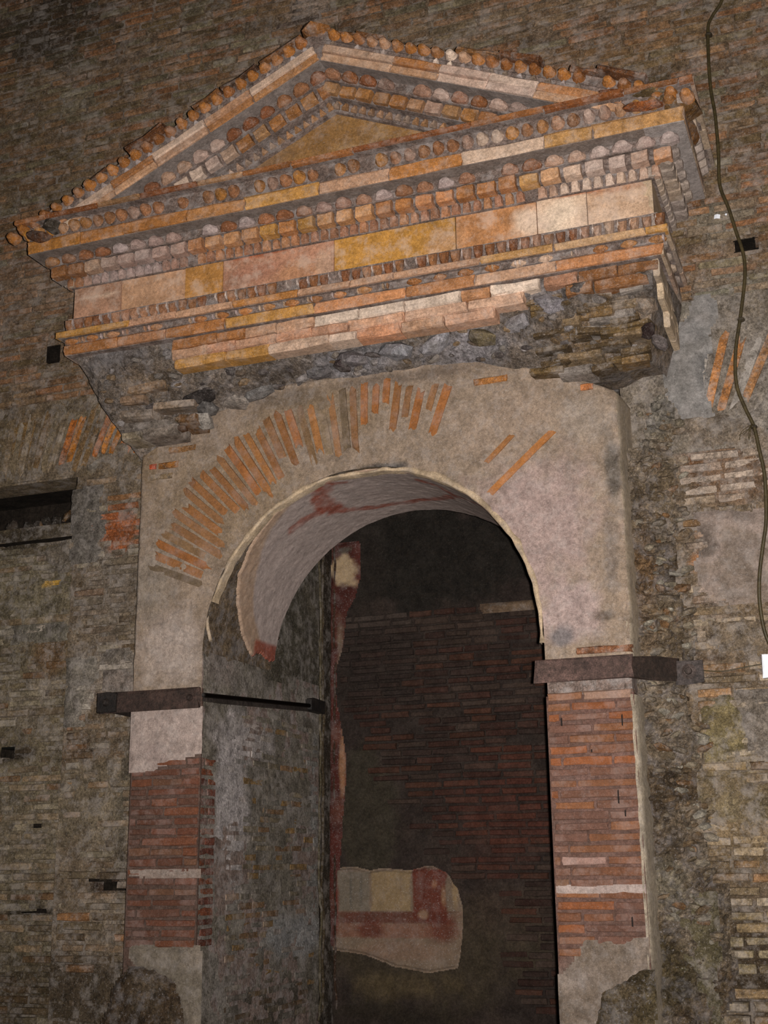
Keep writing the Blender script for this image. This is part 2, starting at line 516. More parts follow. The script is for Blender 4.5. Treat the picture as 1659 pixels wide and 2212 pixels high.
def patch(name, parent, poly_px, Y, pal, seed, thick=0.012, stains=(), m='plaster', face='Y', res=0.012, amp=0.004, edge=0.015):
    """a sheet of plaster with a ragged traced outline, standing proud of the masonry"""
    f = at if face == 'Y' else atx
    poly = [(f(x, y, Y)[0 if face == 'Y' else 1], f(x, y, Y)[2]) for x, y in poly_px]
    xs = [p[0] for p in poly]; zs = [p[1] for p in poly]
    na = max(3, int((max(xs) - min(xs)) / res)); nz = max(3, int((max(zs) - min(zs)) / res))
    a = np.linspace(min(xs) - 0.01, max(xs) + 0.01, na + 1); z = np.linspace(min(zs) - 0.01, max(zs) + 0.01, nz + 1)
    A, Z = np.meshgrid(a, z, indexing='ij')
    P = np.stack([A, np.full_like(A, seed), Z], -1)
    w1 = (fbm(P, 14, 3, seed + 1) - 0.5) * 2 * edge; w2 = (fbm(P, 14, 3, seed + 2) - 0.5) * 2 * edge
    X2, Z2 = A + w1, Z + w2
    ins = np.zeros(A.shape, bool); j = len(poly) - 1
    dist = np.full(A.shape, 9.0)
    for i in range(len(poly)):
        (x1, z1), (x0, z0) = poly[i], poly[j]
        if abs(z0 - z1) > 1e-9:
            ins ^= ((z1 > Z2) != (z0 > Z2)) & (X2 < (x0 - x1) * (Z2 - z1) / (z0 - z1) + x1)
        ex, ez = x1 - x0, z1 - z0; l2 = ex * ex + ez * ez + 1e-12
        t = np.clip(((X2 - x0) * ex + (Z2 - z0) * ez) / l2, 0, 1)
        dist = np.minimum(dist, np.hypot(X2 - x0 - ex * t, Z2 - z0 - ez * t)); j = i
    sd = np.where(ins, dist, -dist)
    lift = thick * np.clip(sd / 0.008 + 0.5, 0, 1)
    D = -lift + (fbm(P, 25, 3, seed) - 0.5) * 2 * amp
    base = np.array([L(*c) for c in pal]); w = fbm(P, 6, 3, seed + 4)
    idx = np.clip((w - 0.25) / 0.5 * (len(base) - 1), 0, len(base) - 1.001); i0 = idx.astype(int); fr = (idx - i0)[..., None]
    i1 = np.minimum(i0 + 1, len(base) - 1)
    C = tint(base[i0] * (1 - fr) + base[i1] * fr, A, Z, stains, seed)
    V = (np.stack([A, Y + D, Z], -1) if face == 'Y' else np.stack([Y - D, A, Z], -1)).reshape(-1, 3)
    F = []
    ok = sd > -0.012
    for i in range(na):
        for k in range(nz):
            if ok[i, k] or ok[i + 1, k] or ok[i + 1, k + 1] or ok[i, k + 1]:
                F.append((i * (nz + 1) + k, (i + 1) * (nz + 1) + k, (i + 1) * (nz + 1) + k + 1, i * (nz + 1) + k + 1))
    used = sorted({q for f_ in F for q in f_}); mp = {q: i for i, q in enumerate(used)}
    return link(name, mesh(name, V[used], [tuple(mp[q] for q in f_) for f_ in F], C.reshape(-1, 3)[used], True), M[m], parent)

# ================================================================== THE SETTING
SIL = [(40, 560), (60, 520), (105, 485), (190, 405), (400, 232), (640, 72), (668, 54), (740, 80), (1000, 122), (1240, 160), (1390, 188),
       (1490, 232), (1522, 430), (1465, 790), (1345, 860), (1400, 2300), (280, 2300), (300, 980), (270, 955), (150, 780), (128, 745), (160, 640)]

floor = bed('floor', -4.0, 4.0, -7.0, 3.0, 0.0, [(92, 78, 62), (84, 70, 56)], [], 1.0, res=0.16, amp=0.02, back=0, m='mortar')
for v in floor.data.vertices:      # the sheet is laid flat
    x, y, z = v.co; v.co = (x, z, y * 0.6)
tag(floor, 'trodden earth floor in front of the brick doorway', 'floor', 'structure')

# ---- upper wall
wall_u_st = [stain(WY, 120, 40, 150, 130, (48, 42, 34), 0.75), stain(WY, 30, 330, 200, 200, (96, 84, 62), 0.4),  # first entry darkens the wall's upper left corner
             stain(WY, 660, 20, 60, 60, (150, 130, 116), 0.7), stain(WY, 640, 30, 14, 60, (70, 60, 54), 0.7), stain(WY, 160, 220, 60, 40, (132, 122, 100), 0.6),
             stain(WY, 1000, 60, 400, 60, (124, 108, 88), 0.4), stain(WY, 90, 620, 120, 110, (128, 108, 90), 0.5),
             stain(WY, 1560, 470, 70, 60, (128, 122, 108), 0.6), stain(WY, 1590, 620, 90, 60, (120, 118, 106), 0.6),
             stain(WY, 1480, 420, 50, 40, (92, 54, 34), 0.7), stain(WY, 1420, 100, 250, 60, (128, 104, 74), 0.4)]
hL = (at(103, 747, WY)[0], at(130, 747, WY)[0], at(115, 781, WY)[2], at(115, 747, WY)[2])
hR = (at(1583, 515, WY)[0], at(1637, 515, WY)[0], at(1610, 541, WY)[2], at(1610, 517, WY)[2])
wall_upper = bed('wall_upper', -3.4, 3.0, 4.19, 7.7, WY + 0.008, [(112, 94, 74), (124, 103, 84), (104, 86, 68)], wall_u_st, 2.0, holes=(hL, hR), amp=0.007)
tag(wall_upper, 'tall brown brick wall rising behind and above the gabled pediment', 'wall', 'structure')
for h in (hL, hR): hollow(wall_upper, h[0], h[1], WY - 0.004, WY + 0.22, h[2], h[3], 'putlog_hole')
RAKE = 0.447


def inside_portal(x, z):
    return abs(x) < 1.45 and z < 5.45 - RAKE * abs(x)


bk = lay(-2.95, 2.5, 4.19, 7.45, 0.050, 0.036, keep=lambda x, z: not inside_portal(x, z) and not any(h[0] - .05 < x < h[1] + .05 and h[2] - .02 < z < h[3] + .02 for h in (hL, hR)), drop=0.05)
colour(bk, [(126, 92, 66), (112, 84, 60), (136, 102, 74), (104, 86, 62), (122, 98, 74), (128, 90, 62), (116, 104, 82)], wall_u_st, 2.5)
emit(wall_upper, bk, plane=WY, hidden=SIL)

# ---- left wall beside the portal
wl_st = [stain(WY, 230, 1280, 70, 150, (118, 108, 98), 0.5), stain(WY, 255, 1140, 42, 46, (150, 84, 46), 0.95, 0.25), stain(WY, 175, 1480, 22, 90, (160, 150, 138), 0.9),
         stain(WY, 215, 1440, 60, 22, (150, 138, 126), 0.7), stain(WY, 250, 1430, 45, 16, (160, 148, 136), 0.8), stain(WY, 250, 1500, 60, 40, (84, 66, 50), 0.8),
         stain(WY, 240, 1480, 40, 20, (165, 150, 138), 0.6), stain(WY, 180, 1750, 130, 130, (124, 112, 92), 0.5), stain(WY, 265, 1750, 14, 260, (74, 68, 58), 0.7),
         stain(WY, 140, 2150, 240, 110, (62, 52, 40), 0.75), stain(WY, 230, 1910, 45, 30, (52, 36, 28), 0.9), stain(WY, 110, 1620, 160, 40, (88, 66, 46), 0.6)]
XI = -1.865


def gap_at(x0, y0, x1, y1, Y):
    a, b = at(x0, y0, Y), at(x1, y1, Y); return (a[0], b[0], b[2], a[2])


wl_h = [gap_at(192, 1893, 240, 1908, WY), gap_at(222, 1908, 268, 1926, WY)]
wi_h = [gap_at(42, 1963, 100, 1975, .33), gap_at(112, 1965, 168, 1978, .33), gap_at(0, 1618, 32, 1640, .33), gap_at(46, 1778, 88, 1786, .33), gap_at(130, 2085, 175, 2108, .33)]
clear = lambda H: (lambda x, z: not any(h[0] - .03 < x < h[1] + .03 and h[2] - .012 < z < h[3] + .012 for h in H))
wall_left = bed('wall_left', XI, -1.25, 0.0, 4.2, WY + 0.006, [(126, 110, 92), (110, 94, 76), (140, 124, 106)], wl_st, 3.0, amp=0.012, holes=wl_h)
for h in wl_h: hollow(wall_left, h[0], h[1], WY + .01, WY + .10, h[2], h[3])
tag(wall_left, 'strip of crumbling brick wall between the left pier and the blocked doorway', 'wall', 'structure')
bk = lay(XI + .02, -1.28, 0.5, 3.70, 0.052, 0.037, 0.12, 0.26, drop=0.22, joint=0.016, keep=clear(wl_h))
colour(bk, [(120, 100, 80), (104, 90, 72), (134, 96, 64), (112, 94, 76), (96, 80, 62), (128, 116, 98)], wl_st, 3.5)
emit(wall_left, bk, plane=WY, hidden=SIL)

# ---- blocked doorway left of it
wi_st = [stain(0.33, 60, 1260, 120, 120, (112, 104, 84), 0.4), stain(0.33, 100, 1260, 18, 6, (178, 138, 60), 1.0, 0.3), stain(0.33, 60, 1160, 140, 40, (52, 44, 34), 0.85),
         stain(0.33, 130, 1180, 50, 40, (140, 126, 112), 0.8), stain(0.33, 70, 1365, 90, 14, (146, 136, 124), 0.8), stain(0.33, 110, 1420, 60, 60, (104, 74, 46), 0.7),
         stain(0.33, 30, 1630, 60, 20, (40, 32, 26), 0.9), stain(0.33, 60, 1800, 140, 120, (128, 114, 94), 0.4), stain(0.33, 60, 1970, 90, 14, (44, 36, 28), 0.8),
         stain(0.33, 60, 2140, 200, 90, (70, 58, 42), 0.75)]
ZI = 3.46
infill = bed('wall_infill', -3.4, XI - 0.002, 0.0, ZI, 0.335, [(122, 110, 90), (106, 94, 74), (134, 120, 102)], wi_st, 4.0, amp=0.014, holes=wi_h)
for h in wi_h: hollow(infill, h[0], h[1], .34, .44, h[2], h[3])
tag(infill, 'rough brick infill blocking the neighbouring doorway at the left edge', 'wall', 'structure')
bk = lay(-3.0, XI - .015, 0.5, ZI - 0.05, 0.052, 0.037, 0.12, 0.27, drop=0.14, joint=0.016, keep=clear(wi_h))
colour(bk, [(116, 100, 80), (104, 92, 72), (128, 108, 84), (108, 82, 58), (94, 80, 62), (132, 120, 100)], wi_st, 4.5)
emit(infill, bk, plane=0.33)
gap = hollow(infill, -3.4, XI, 0.27, 0.75, ZI - 0.1, 3.72, 'lintel_gap')
for i in range(26):
    c = L(*R.choice([(60, 52, 46), (74, 64, 56), (50, 44, 38), (96, 70, 40)]))
    put('loose_stone', stone_me(R.randrange(8)), infill, (R.uniform(-2.6, XI - 0.05), R.uniform(0.36, 0.5), ZI - 0.03 + R.uniform(0, 0.10)), (R.uniform(.05, .12), R.uniform(.05, .1), R.uniform(.04, .08)), c, (R.uniform(0, 3), R.uniform(0, 3), R.uniform(0, 3)))

# ---- flat arch over the blocked doorway
fa = bed('flat_arch', -3.4, -1.25, 3.705, 4.19, WY + 0.006, [(120, 106, 86), (110, 94, 74), (128, 112, 94)],
         [stain(WY, 60, 920, 120, 50, (112, 90, 62), 0.5), stain(WY, 200, 990, 20, 40, (140, 134, 128), 0.7), stain(WY, 50, 940, 30, 50, (130, 96, 46), 0.5)], 5.0, amp=0.008, back=0.2)
tag(fa, 'flat brick arch of upright splayed bricks over the blocked doorway at left', 'brick arch')
bk = []
x = -2.75
while x < -1.27:
    t = max(0.0, (x + 2.70)) / 1.15 * math.radians(27)
    xc = x
    orange = (-1.80 < x < -1.52 and R.random() < .75) or R.random() < 0.12
    c = L(*R.choice([(176, 112, 48), (168, 98, 44)])) if orange else L(*R.choice([(124, 108, 86), (116, 98, 76), (132, 114, 92), (112, 88, 60), (104, 90, 70)]))
    bk.append(dict(a=xc + 0.22 * math.tan(t), z=3.95 + (R.uniform(-.03, .02) if orange else 0), l=0.036, h=R.uniform(.26, .34) if orange else R.uniform(0.36, 0.44), tilt=t, c=c * R.uniform(.85, 1.15), y=-0.004 if orange else R.uniform(-.001, .006)))
    x += 0.052 * R.uniform(.92, 1.1)
emit(fa, bk, plane=WY, name='voussoir')

# ---- right wall
wr_st = [stain(WY, 1480, 880, 60, 110, (134, 130, 128), 0.8), stain(WY, 1570, 1220, 80, 110, (152, 134, 124), 0.8), stain(WY, 1600, 1010, 110, 70, (156, 138, 122), 0.7),
         stain(WY, 1620, 1140, 60, 60, (150, 132, 118), 0.6), stain(WY, 1560, 1370, 90, 40, (150, 132, 114), 0.7), stain(WY, 1600, 1560, 60, 70, (150, 138, 124), 0.7),
         stain(WY, 1570, 1650, 90, 120, (134, 118, 86), 0.5), stain(WY, 1600, 1800, 90, 100, (128, 108, 78), 0.5), stain(WY, 1560, 1880, 120, 30, (84, 70, 52), .6), stain(WY, 1640, 1720, 50, 50, (96, 74, 60), .5), stain(WY, 1500, 1000, 26, 40, (96, 62, 38), 0.8),
         stain(WY, 1510, 1215, 30, 26, (156, 98, 46), 0.6), stain(WY, 1530, 1420, 60, 16, (72, 54, 40), 0.8), stain(WY, 1450, 2000, 80, 120, (112, 104, 74), 0.7),
         stain(WY, 1460, 2130, 90, 70, (78, 66, 46), 0.8), stain(WY, 1560, 1990, 100, 30, (66, 56, 42), 0.6)]
WR_BED = [stain(WY, 1620, 2090, 100, 150, (56, 45, 33), 0.85, .4)]
WR_BRK = [stain(WY, 1620, 2060, 100, 120, (134, 120, 92), .7, .5), stain(WY, 1600, 2200, 120, 50, (100, 86, 62), .6)]
ex0, ez1 = at(1548, 1930, WY)[0], at(1548, 1930, WY)[2]


def wr_sub(A, Z):
    return 0.045 * np.clip((A - ex0) / 0.015, 0, 1) * np.clip((ez1 - Z) / 0.03, 0, 1)


wall_right = bed('wall_right', 1.25, 3.0, 0.0, 4.2, WY + 0.008, [(120, 102, 82), (104, 88, 70), (134, 116, 98)], wr_st + [stain(WY, 1590, 1010, 130, 90, (112, 84, 62), .8, .4)] + WR_BED, 6.0, amp=0.014, sub=wr_sub)
tag(wall_right, 'crusted brick wall to the right of the portal under the hanging cable', 'wall', 'structure')
bk = [b for b in lay(1.50, 2.6, 0.5, 3.42, 0.053, 0.038, 0.13, 0.26, drop=0.13, joint=0.015)]
for b in bk:
    if b['a'] > ex0 + .05 and b['z'] < ez1: b['y'] += 0.028
colour(bk, [(142, 124, 102), (130, 110, 86), (116, 90, 64), (150, 134, 114), (108, 92, 72), (136, 104, 74), (96, 80, 62)], wr_st + [stain(WY, 1590, 1010, 130, 90, (168, 150, 136), .8, .4)] + WR_BRK, 6.5)
emit(wall_right, bk, plane=WY)
# fan of splayed bricks above it
fr = empty('splayed_arch'); tag(fr, 'springing of a splayed brick arch right of the cornice, behind the cable', 'brick arch')
frb = bed('mortar_bed', 1.25, 3.0, 3.42, 4.19, WY + 0.004, [(132, 122, 112), (120, 108, 94)], [stain(WY, 1490, 800, 60, 110, (136, 134, 134), 0.8), stain(WY, 1480, 640, 80, 60, (122, 116, 104), .6)], 7.0, amp=0.008, back=0.2, parent=fr)
bk = []
for i in range(17):
    x = 1.50 + i * 0.062
    t = math.radians(7 + (x - 1.5) * 52)
    c = L(*([(136, 130, 124), (128, 118, 108), (140, 132, 124)][i % 3]))
    if i in (3, 4): c = L(158, 106, 62)
    if i in (6, 9): c = L(150, 108, 72)
    bk.append(dict(a=x + 0.1 * math.tan(t), z=3.80 + R.uniform(-.04, .03) + (x - 1.5) * 0.06, l=0.040, h=R.uniform(.34, .46), tilt=t, c=c * R.uniform(.9, 1.1), y=R.uniform(-.006, .002)))
emit(fr, bk, plane=WY, name='voussoir')
# rubble strip right of the pier
_rn = lambda z, k: float(vnoise(np.array([[z * 9.0, k, 1.7]]))[0])


def rub_sub(A, Z):
    P = np.stack([A, A * 0 + 2.2, Z], -1)
    r1 = np.abs(fbm(P, 20, 3, 81) - .5) * 2
    return (r1 ** .7 - .35) * .075 + np.clip((A - 1.27) / .25, 0, 1) * .085


rub = bed('rubble_strip', 1.24, 1.60, 0.5, 3.80, 0.145, [(104, 88, 68), (88, 72, 54), (128, 114, 98), (112, 96, 76)],
          [stain(.23, 1420, 900, 60, 80, (134, 130, 122), .6), stain(.23, 1430, 1900, 70, 60, (128, 120, 102), .6), stain(.23, 1430, 1750, 60, 120, (84, 70, 54), .6), stain(.23, 1440, 2100, 90, 120, (84, 74, 52), .7), stain(.23, 1400, 1250, 30, 160, (110, 84, 58), .6)],
          8.0, amp=0.03, res=0.0125, m='rubble', back=0, sub=rub_sub, keep=lambda a, z: a < 1.50 + .10 * (_rn(z, 0) - .5) + (.06 if z < 1.45 else 0) and z < 3.60 + .5 * (_rn(a, 4) - .5), smooth=False)
tag(rub, 'vertical strip of exposed rubble masonry right of the right-hand pier', 'masonry')
for i in range(240):
    z = R.uniform(1.2, 3.62); x = R.uniform(1.31, 1.53)
    if abs(z - at(1489, 1451, .17)[2]) < .10 and x > 1.36: continue
    c = L(*R.choice([(134, 122, 104), (116, 98, 78), (98, 80, 60), (142, 134, 120), (106, 92, 74), (118, 88, 60)])) * R.uniform(.8, 1.1)
    s = R.uniform(.022, .062)
    put('stone', stone_me(R.randrange(8)), rub, (x, 0.140 + min(1, max(0, (x - 1.27) / .25)) * .085 + R.uniform(-.008, .03), z), (s * R.uniform(1, 1.8), s, s * R.uniform(.6, 1)), c, (R.uniform(-.4, .4), R.uniform(-.5, .5), R.uniform(-.4, .4)))
# sheets of crust and plaster left on the old walls
for (par, Y, pal, thick, poly) in (
        (wall_right, WY - .004, [(140, 124, 114), (132, 116, 104), (158, 140, 130)], .0121, [(1500, 1120), (1560, 1105), (1680, 1110), (1680, 1290), (1600, 1300), (1540, 1290), (1505, 1240), (1520, 1180)]),
        (wall_right, WY - .004, [(146, 128, 108), (134, 116, 96)], .014, [(1545, 1345), (1600, 1335), (1680, 1345), (1680, 1395), (1600, 1400), (1530, 1385)]),
        (wall_right, WY - .004, [(146, 132, 96), (134, 118, 84)], .012, [(1518, 1522), (1580, 1505), (1610, 1540), (1600, 1600), (1560, 1640), (1530, 1620)]),
        (wall_right, WY - .003, [(142, 130, 120), (130, 118, 106)], .010, [(1590, 1500), (1680, 1490), (1680, 1640), (1630, 1620), (1600, 1580)]),
        (wall_right, WY - .004, [(142, 126, 98), (128, 110, 84)], .012, [(1505, 1690), (1560, 1680), (1640, 1700), (1680, 1720), (1680, 1770), (1600, 1780), (1540, 1760), (1500, 1740)]),
        (wall_right, WY - .006, [(150, 134, 118), (138, 122, 106)], .012, [(1480, 905), (1540, 900), (1640, 930), (1680, 960), (1680, 985), (1600, 960), (1500, 945)]),
        (fr, WY - .006, [(140, 136, 134), (128, 123, 119), (148, 143, 140)], .0121, [(1445, 770), (1475, 700), (1520, 640), (1545, 660), (1520, 760), (1515, 850), (1530, 905), (1470, 905), (1440, 850)]),
        (rub, WY - .05, [(98, 90, 66), (88, 80, 56), (112, 102, 80)], .02, [(1408, 1975), (1450, 1950), (1500, 1960), (1545, 1930), (1540, 2060), (1552, 2230), (1408, 2230)]),
        (wall_left, WY - .004, [(152, 142, 130), (140, 130, 118)], .012, [(148, 1425), (200, 1430), (215, 1450), (178, 1475), (165, 1520), (172, 1562), (146, 1568)]),
        (wall_left, WY - .004, [(156, 140, 130), (142, 128, 118)], .012, [(225, 1468), (262, 1450), (290, 1468), (288, 1490), (230, 1490)]),
        (wall_left, WY - .004, [(150, 138, 128), (138, 126, 114)], .010, [(222, 1418), (262, 1404), (292, 1424), (240, 1434)]),
        (wall_left, WY - .003, [(120, 112, 104), (110, 102, 94)], .008, [(160, 1060), (212, 1050), (228, 1110), (210, 1210), (162, 1215)]),
        (infill, .328, [(134, 122, 108), (122, 110, 96)], .012, [(95, 1185), (152, 1160), (152, 1232), (118, 1226)]),
        (infill, .328, [(136, 128, 114), (124, 116, 102)], .010, [(28, 1356), (95, 1358), (146, 1350), (146, 1380), (30, 1386)])):
    patch('plaster_crust', par, poly, Y + .004, [tuple(v * .9 for v in q) for q in pal] + [tuple(v * .72 for v in pal[0])], R.uniform(80, 200), thick * .9, edge=.05, amp=.006, m='plaster' if thick == .0121 else 'mortar')

# ---- the chamber behind the doorway
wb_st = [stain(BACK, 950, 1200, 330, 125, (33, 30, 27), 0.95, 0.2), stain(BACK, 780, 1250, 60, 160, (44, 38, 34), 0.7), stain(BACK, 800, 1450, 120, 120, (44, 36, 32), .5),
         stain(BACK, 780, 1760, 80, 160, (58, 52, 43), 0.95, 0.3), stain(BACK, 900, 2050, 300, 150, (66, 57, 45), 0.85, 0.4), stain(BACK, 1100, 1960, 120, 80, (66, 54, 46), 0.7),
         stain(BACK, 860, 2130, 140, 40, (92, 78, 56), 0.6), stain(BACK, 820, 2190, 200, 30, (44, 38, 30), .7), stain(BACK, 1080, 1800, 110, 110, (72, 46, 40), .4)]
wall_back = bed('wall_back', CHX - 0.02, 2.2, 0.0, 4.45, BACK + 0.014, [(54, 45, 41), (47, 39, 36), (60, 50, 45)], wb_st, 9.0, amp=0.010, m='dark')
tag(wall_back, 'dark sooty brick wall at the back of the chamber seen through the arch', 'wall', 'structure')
_zt = at(900, 1312, BACK)[2]


def keep_back(x, z):
    px, py, _ = seen_px((x, BACK, z))
    if z > _zt: return False
    if px < 760 + max(0, (py - 1560)) * 0.62 and py > 1480: return False
    if py > 1905 and px < 1100: return False
    return R.random() > 0.06


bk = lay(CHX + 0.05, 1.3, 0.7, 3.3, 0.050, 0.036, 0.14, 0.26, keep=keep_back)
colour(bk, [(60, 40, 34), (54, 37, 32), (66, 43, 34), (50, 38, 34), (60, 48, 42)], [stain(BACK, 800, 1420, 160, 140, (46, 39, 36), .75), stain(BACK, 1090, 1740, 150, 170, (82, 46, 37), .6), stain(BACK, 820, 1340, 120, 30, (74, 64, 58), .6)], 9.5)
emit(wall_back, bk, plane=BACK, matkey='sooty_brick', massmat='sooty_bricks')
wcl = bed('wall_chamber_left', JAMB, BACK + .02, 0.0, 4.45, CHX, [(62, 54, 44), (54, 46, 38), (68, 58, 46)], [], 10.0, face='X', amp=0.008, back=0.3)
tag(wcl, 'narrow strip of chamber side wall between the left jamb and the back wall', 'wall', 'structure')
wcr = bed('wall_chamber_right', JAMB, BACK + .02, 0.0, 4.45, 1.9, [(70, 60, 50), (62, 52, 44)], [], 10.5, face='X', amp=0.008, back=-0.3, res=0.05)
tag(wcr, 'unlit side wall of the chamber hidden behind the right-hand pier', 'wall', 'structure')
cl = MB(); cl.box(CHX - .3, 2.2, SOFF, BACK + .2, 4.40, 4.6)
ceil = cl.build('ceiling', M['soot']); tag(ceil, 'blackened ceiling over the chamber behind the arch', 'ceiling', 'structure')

# painted plaster left on the chamber walls
fres = patch('fresco_fragment', None, [(728, 1880), (760, 1876), (800, 1884), (830, 1880), (880, 1886), (930, 1874), (962, 1890), (985, 1925), (996, 1965), (993, 2040), (985, 2086), (930, 2098), (860, 2085), (790, 2058), (722, 2048)], BACK - 0.004,
             [(110, 93, 78), (118, 100, 84), (102, 86, 74)], 11.0, 0.014, m='fresco', res=0.0055, edge=0.007, stains=[
                 stain(BACK, 766, 1925, 36, 44, (106, 96, 84), 0.85, .10, box=True), stain(BACK, 760, 1925, 3, 44, (84, 80, 74), 0.6, .5, box=True), stain(BACK, 782, 1925, 4, 44, (90, 84, 76), 0.6, .5, box=True),
                 stain(BACK, 846, 1925, 44, 44, (134, 112, 82), 0.85, .08, box=True), stain(BACK, 868, 1925, 2, 44, (120, 96, 72), 0.5, .5, box=True),
                 stain(BACK, 930, 1935, 38, 62, (92, 42, 31), 0.92, .12, box=True), stain(BACK, 850, 1982, 150, 15, (86, 44, 34), 0.85, .3, box=True), stain(BACK, 850, 2010, 150, 18, (118, 76, 60), 0.7, .3, box=True),
                 stain(BACK, 800, 2008, 34, 22, (84, 38, 29), .7), stain(BACK, 955, 2010, 36, 40, (90, 42, 31), .7), stain(BACK, 960, 1935, 8, 30, (142, 112, 84), .6), stain(BACK, 916, 1975, 14, 14, (140, 112, 88), .7), stain(BACK, 940, 1910, 8, 14, (138, 100, 76), .6),
                 stain(BACK, 724, 1960, 12, 90, (96, 34, 27), .9), stain(BACK, 870, 2055, 150, 26, (122, 96, 80), .6), stain(BACK, 985, 1930, 10, 40, (140, 116, 84), .7)])
tag(fres, 'fragment of painted plaster with pale panels and red bands, low on the back wall', 'fresco')
cor = patch('red_plaster_strip', None, [(722, 1180), (772, 1172), (776, 1240), (762, 1290), (745, 1320), (735, 1400), (722, 1440), (722, 1520), (738, 1600), (744, 1640), (738, 1740), (728, 1880), (716, 2040), (712, 2040), (714, 1700), (716, 1300)], BACK - 0.012,
            [(78, 38, 32), (66, 34, 29), (86, 50, 40)], 12.0, 0.016, m='fresco', res=0.008, edge=0.006, stains=[
                stain(BACK, 748, 1232, 34, 42, (166, 142, 112), 1.0, .3), stain(BACK, 750, 1190, 26, 10, (70, 62, 52), .9), stain(BACK, 738, 1430, 10, 100, (120, 104, 88), .7), stain(BACK, 742, 1640, 6, 80, (150, 110, 80), .7)])
tag(cor, 'tall strip of dark red painted plaster in the corner of the chamber', 'fresco')
led = patch('plaster_ledge', wall_back, [(1040, 1310), (1100, 1303), (1165, 1298), (1172, 1312), (1100, 1316), (1045, 1318)], BACK - .004, [(92, 74, 60), (112, 92, 74)], 13.0, 0.02, edge=0.004, res=.008)

# ragged plaster arrises at the jamb end and in the chamber corner
for (x, y, r_, c, z0) in ((-HALF + .004, JAMB - .004, .008, (78, 70, 54), .7), (CHX + .006, 1.885, .010, (66, 55, 40), .7), (CHX + .03, BACK - .02, .008, (60, 44, 34), .7)):
    pts = [(x + R.uniform(-.006, .006), y + R.uniform(-.012, .012), z0 + .12 * i) for i in range(26)]
    V, F = tube(smooth_path(pts, 3), r_, 6); V = np.array(V)
    V = V + (fbm(V, 30, 2, 3)[:, None] - .5) * .012
    o = link('plaster_arris', mesh('plaster_arris', V, F, [L(*c) * (.7 + .6 * q) for q in fbm(V, 12, 3, 4)], True), M['plaster'], wcl)

# ================================================================== THE PIERS
def pier(sgn, label):
    x0, x1 = (-PIER, -HALF) if sgn < 0 else (HALF, PIER)
    p = empty('brick_pier'); tag(p, label, 'pier')
    mb = MB(); mb.box(x0 + .006, x1 - .006, 0.012, JAMB, 0.0, 2.60); c = mb.build('core', M['terra_core'], p)
    return p, x0, x1


ZRH = at(1270, 1450, -.02)[2]      # the head of the right pier begins behind its iron band
BZ0, BZ1 = at(360, 1532, -.02)[2], at(360, 1490, -.02)[2]     # iron band on the left pier
zl = at(355, 1890, 0)[2]
# left pier
pl, x0, x1 = pier(-1, 'left brick pier of the doorway, red facing bricks under a pale plaster top')
lst = [stain(0, 350, 1600, 90, 45, (158, 142, 132), .9, .3), stain(0, 420, 1690, 40, 14, (150, 84, 48), .3), stain(0, 400, 1815, 30, 8, (168, 92, 44), .5), stain(0, 360, 2080, 90, 40, (146, 128, 114), .8), stain(0, 330, 2180, 90, 80, (84, 68, 52), .9)]
pm = bed('mortar_face', x0, x1, 0.0, BZ1, 0.004, [(92, 72, 64), (84, 66, 58), (98, 78, 70)], lst, 20.0, amp=0.003, back=0.012, parent=pl, m='pier_mortar')
zt_l, zb_l = at(340, 1640, 0)[2], at(350, 2050, 0)[2]
bk = lay(x0 + .004, x1 - .002, zb_l, zt_l, 0.0475, 0.036, .13, .27, joint=.008, wob=.001)
colour(bk, [(98, 62, 48), (92, 60, 47), (106, 66, 48), (90, 62, 51), (102, 72, 56)], [], 20.5, .12)
for b in bk: b['y'] = R.uniform(-.002, .001)
emit(pl, bk, plane=0.0, matkey='neat')
patch('plaster_top', pl, [(287, 1533), (432, 1531), (432, 1618), (385, 1636), (335, 1650), (330, 1662), (285, 1665)], 0.0, [(158, 140, 132), (168, 150, 142), (150, 132, 126)], 21.0, 0.007, edge=.008)
patch('plaster_line', pl, [(283, 1883), (430, 1887), (430, 1892), (283, 1888)], 0.0, [(150, 134, 124), (132, 114, 104)], 21.5, 0.006, res=.005, edge=.009, amp=.001)
patch('plaster_foot', pl, [(283, 2045), (340, 2055), (428, 2050), (432, 2120), (425, 2212), (400, 2212), (385, 2150), (360, 2110), (300, 2085)], 0.0, [(128, 116, 104), (112, 102, 90)], 22.0, 0.008, edge=.012)
patch('eroded_foot', pl, [(225, 2212), (262, 2120), (283, 2092), (330, 2100), (372, 2130), (392, 2190), (396, 2230), (220, 2230)], -0.004, [(84, 68, 50), (72, 58, 44), (98, 84, 68)], 23.0, 0.025, m='rubble', edge=.02, amp=.012)
# jamb of the left pier
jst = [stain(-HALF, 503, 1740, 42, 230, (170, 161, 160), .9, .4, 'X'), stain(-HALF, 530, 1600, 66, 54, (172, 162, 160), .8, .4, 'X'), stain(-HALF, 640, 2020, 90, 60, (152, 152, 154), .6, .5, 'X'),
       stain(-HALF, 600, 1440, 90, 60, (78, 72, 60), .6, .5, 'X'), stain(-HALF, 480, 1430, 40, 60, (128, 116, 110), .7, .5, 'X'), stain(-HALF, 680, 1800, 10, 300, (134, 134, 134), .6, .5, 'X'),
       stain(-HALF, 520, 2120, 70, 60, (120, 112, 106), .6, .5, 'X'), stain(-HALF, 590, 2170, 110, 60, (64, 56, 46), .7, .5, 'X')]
jm = bed('jamb_mortar', 0.014, JAMB, 0.0, 2.60, -HALF - .005, [(122, 114, 102), (104, 96, 86), (134, 126, 118)], jst, 24.0, face='X', amp=0.007, back=0.04, parent=pl)
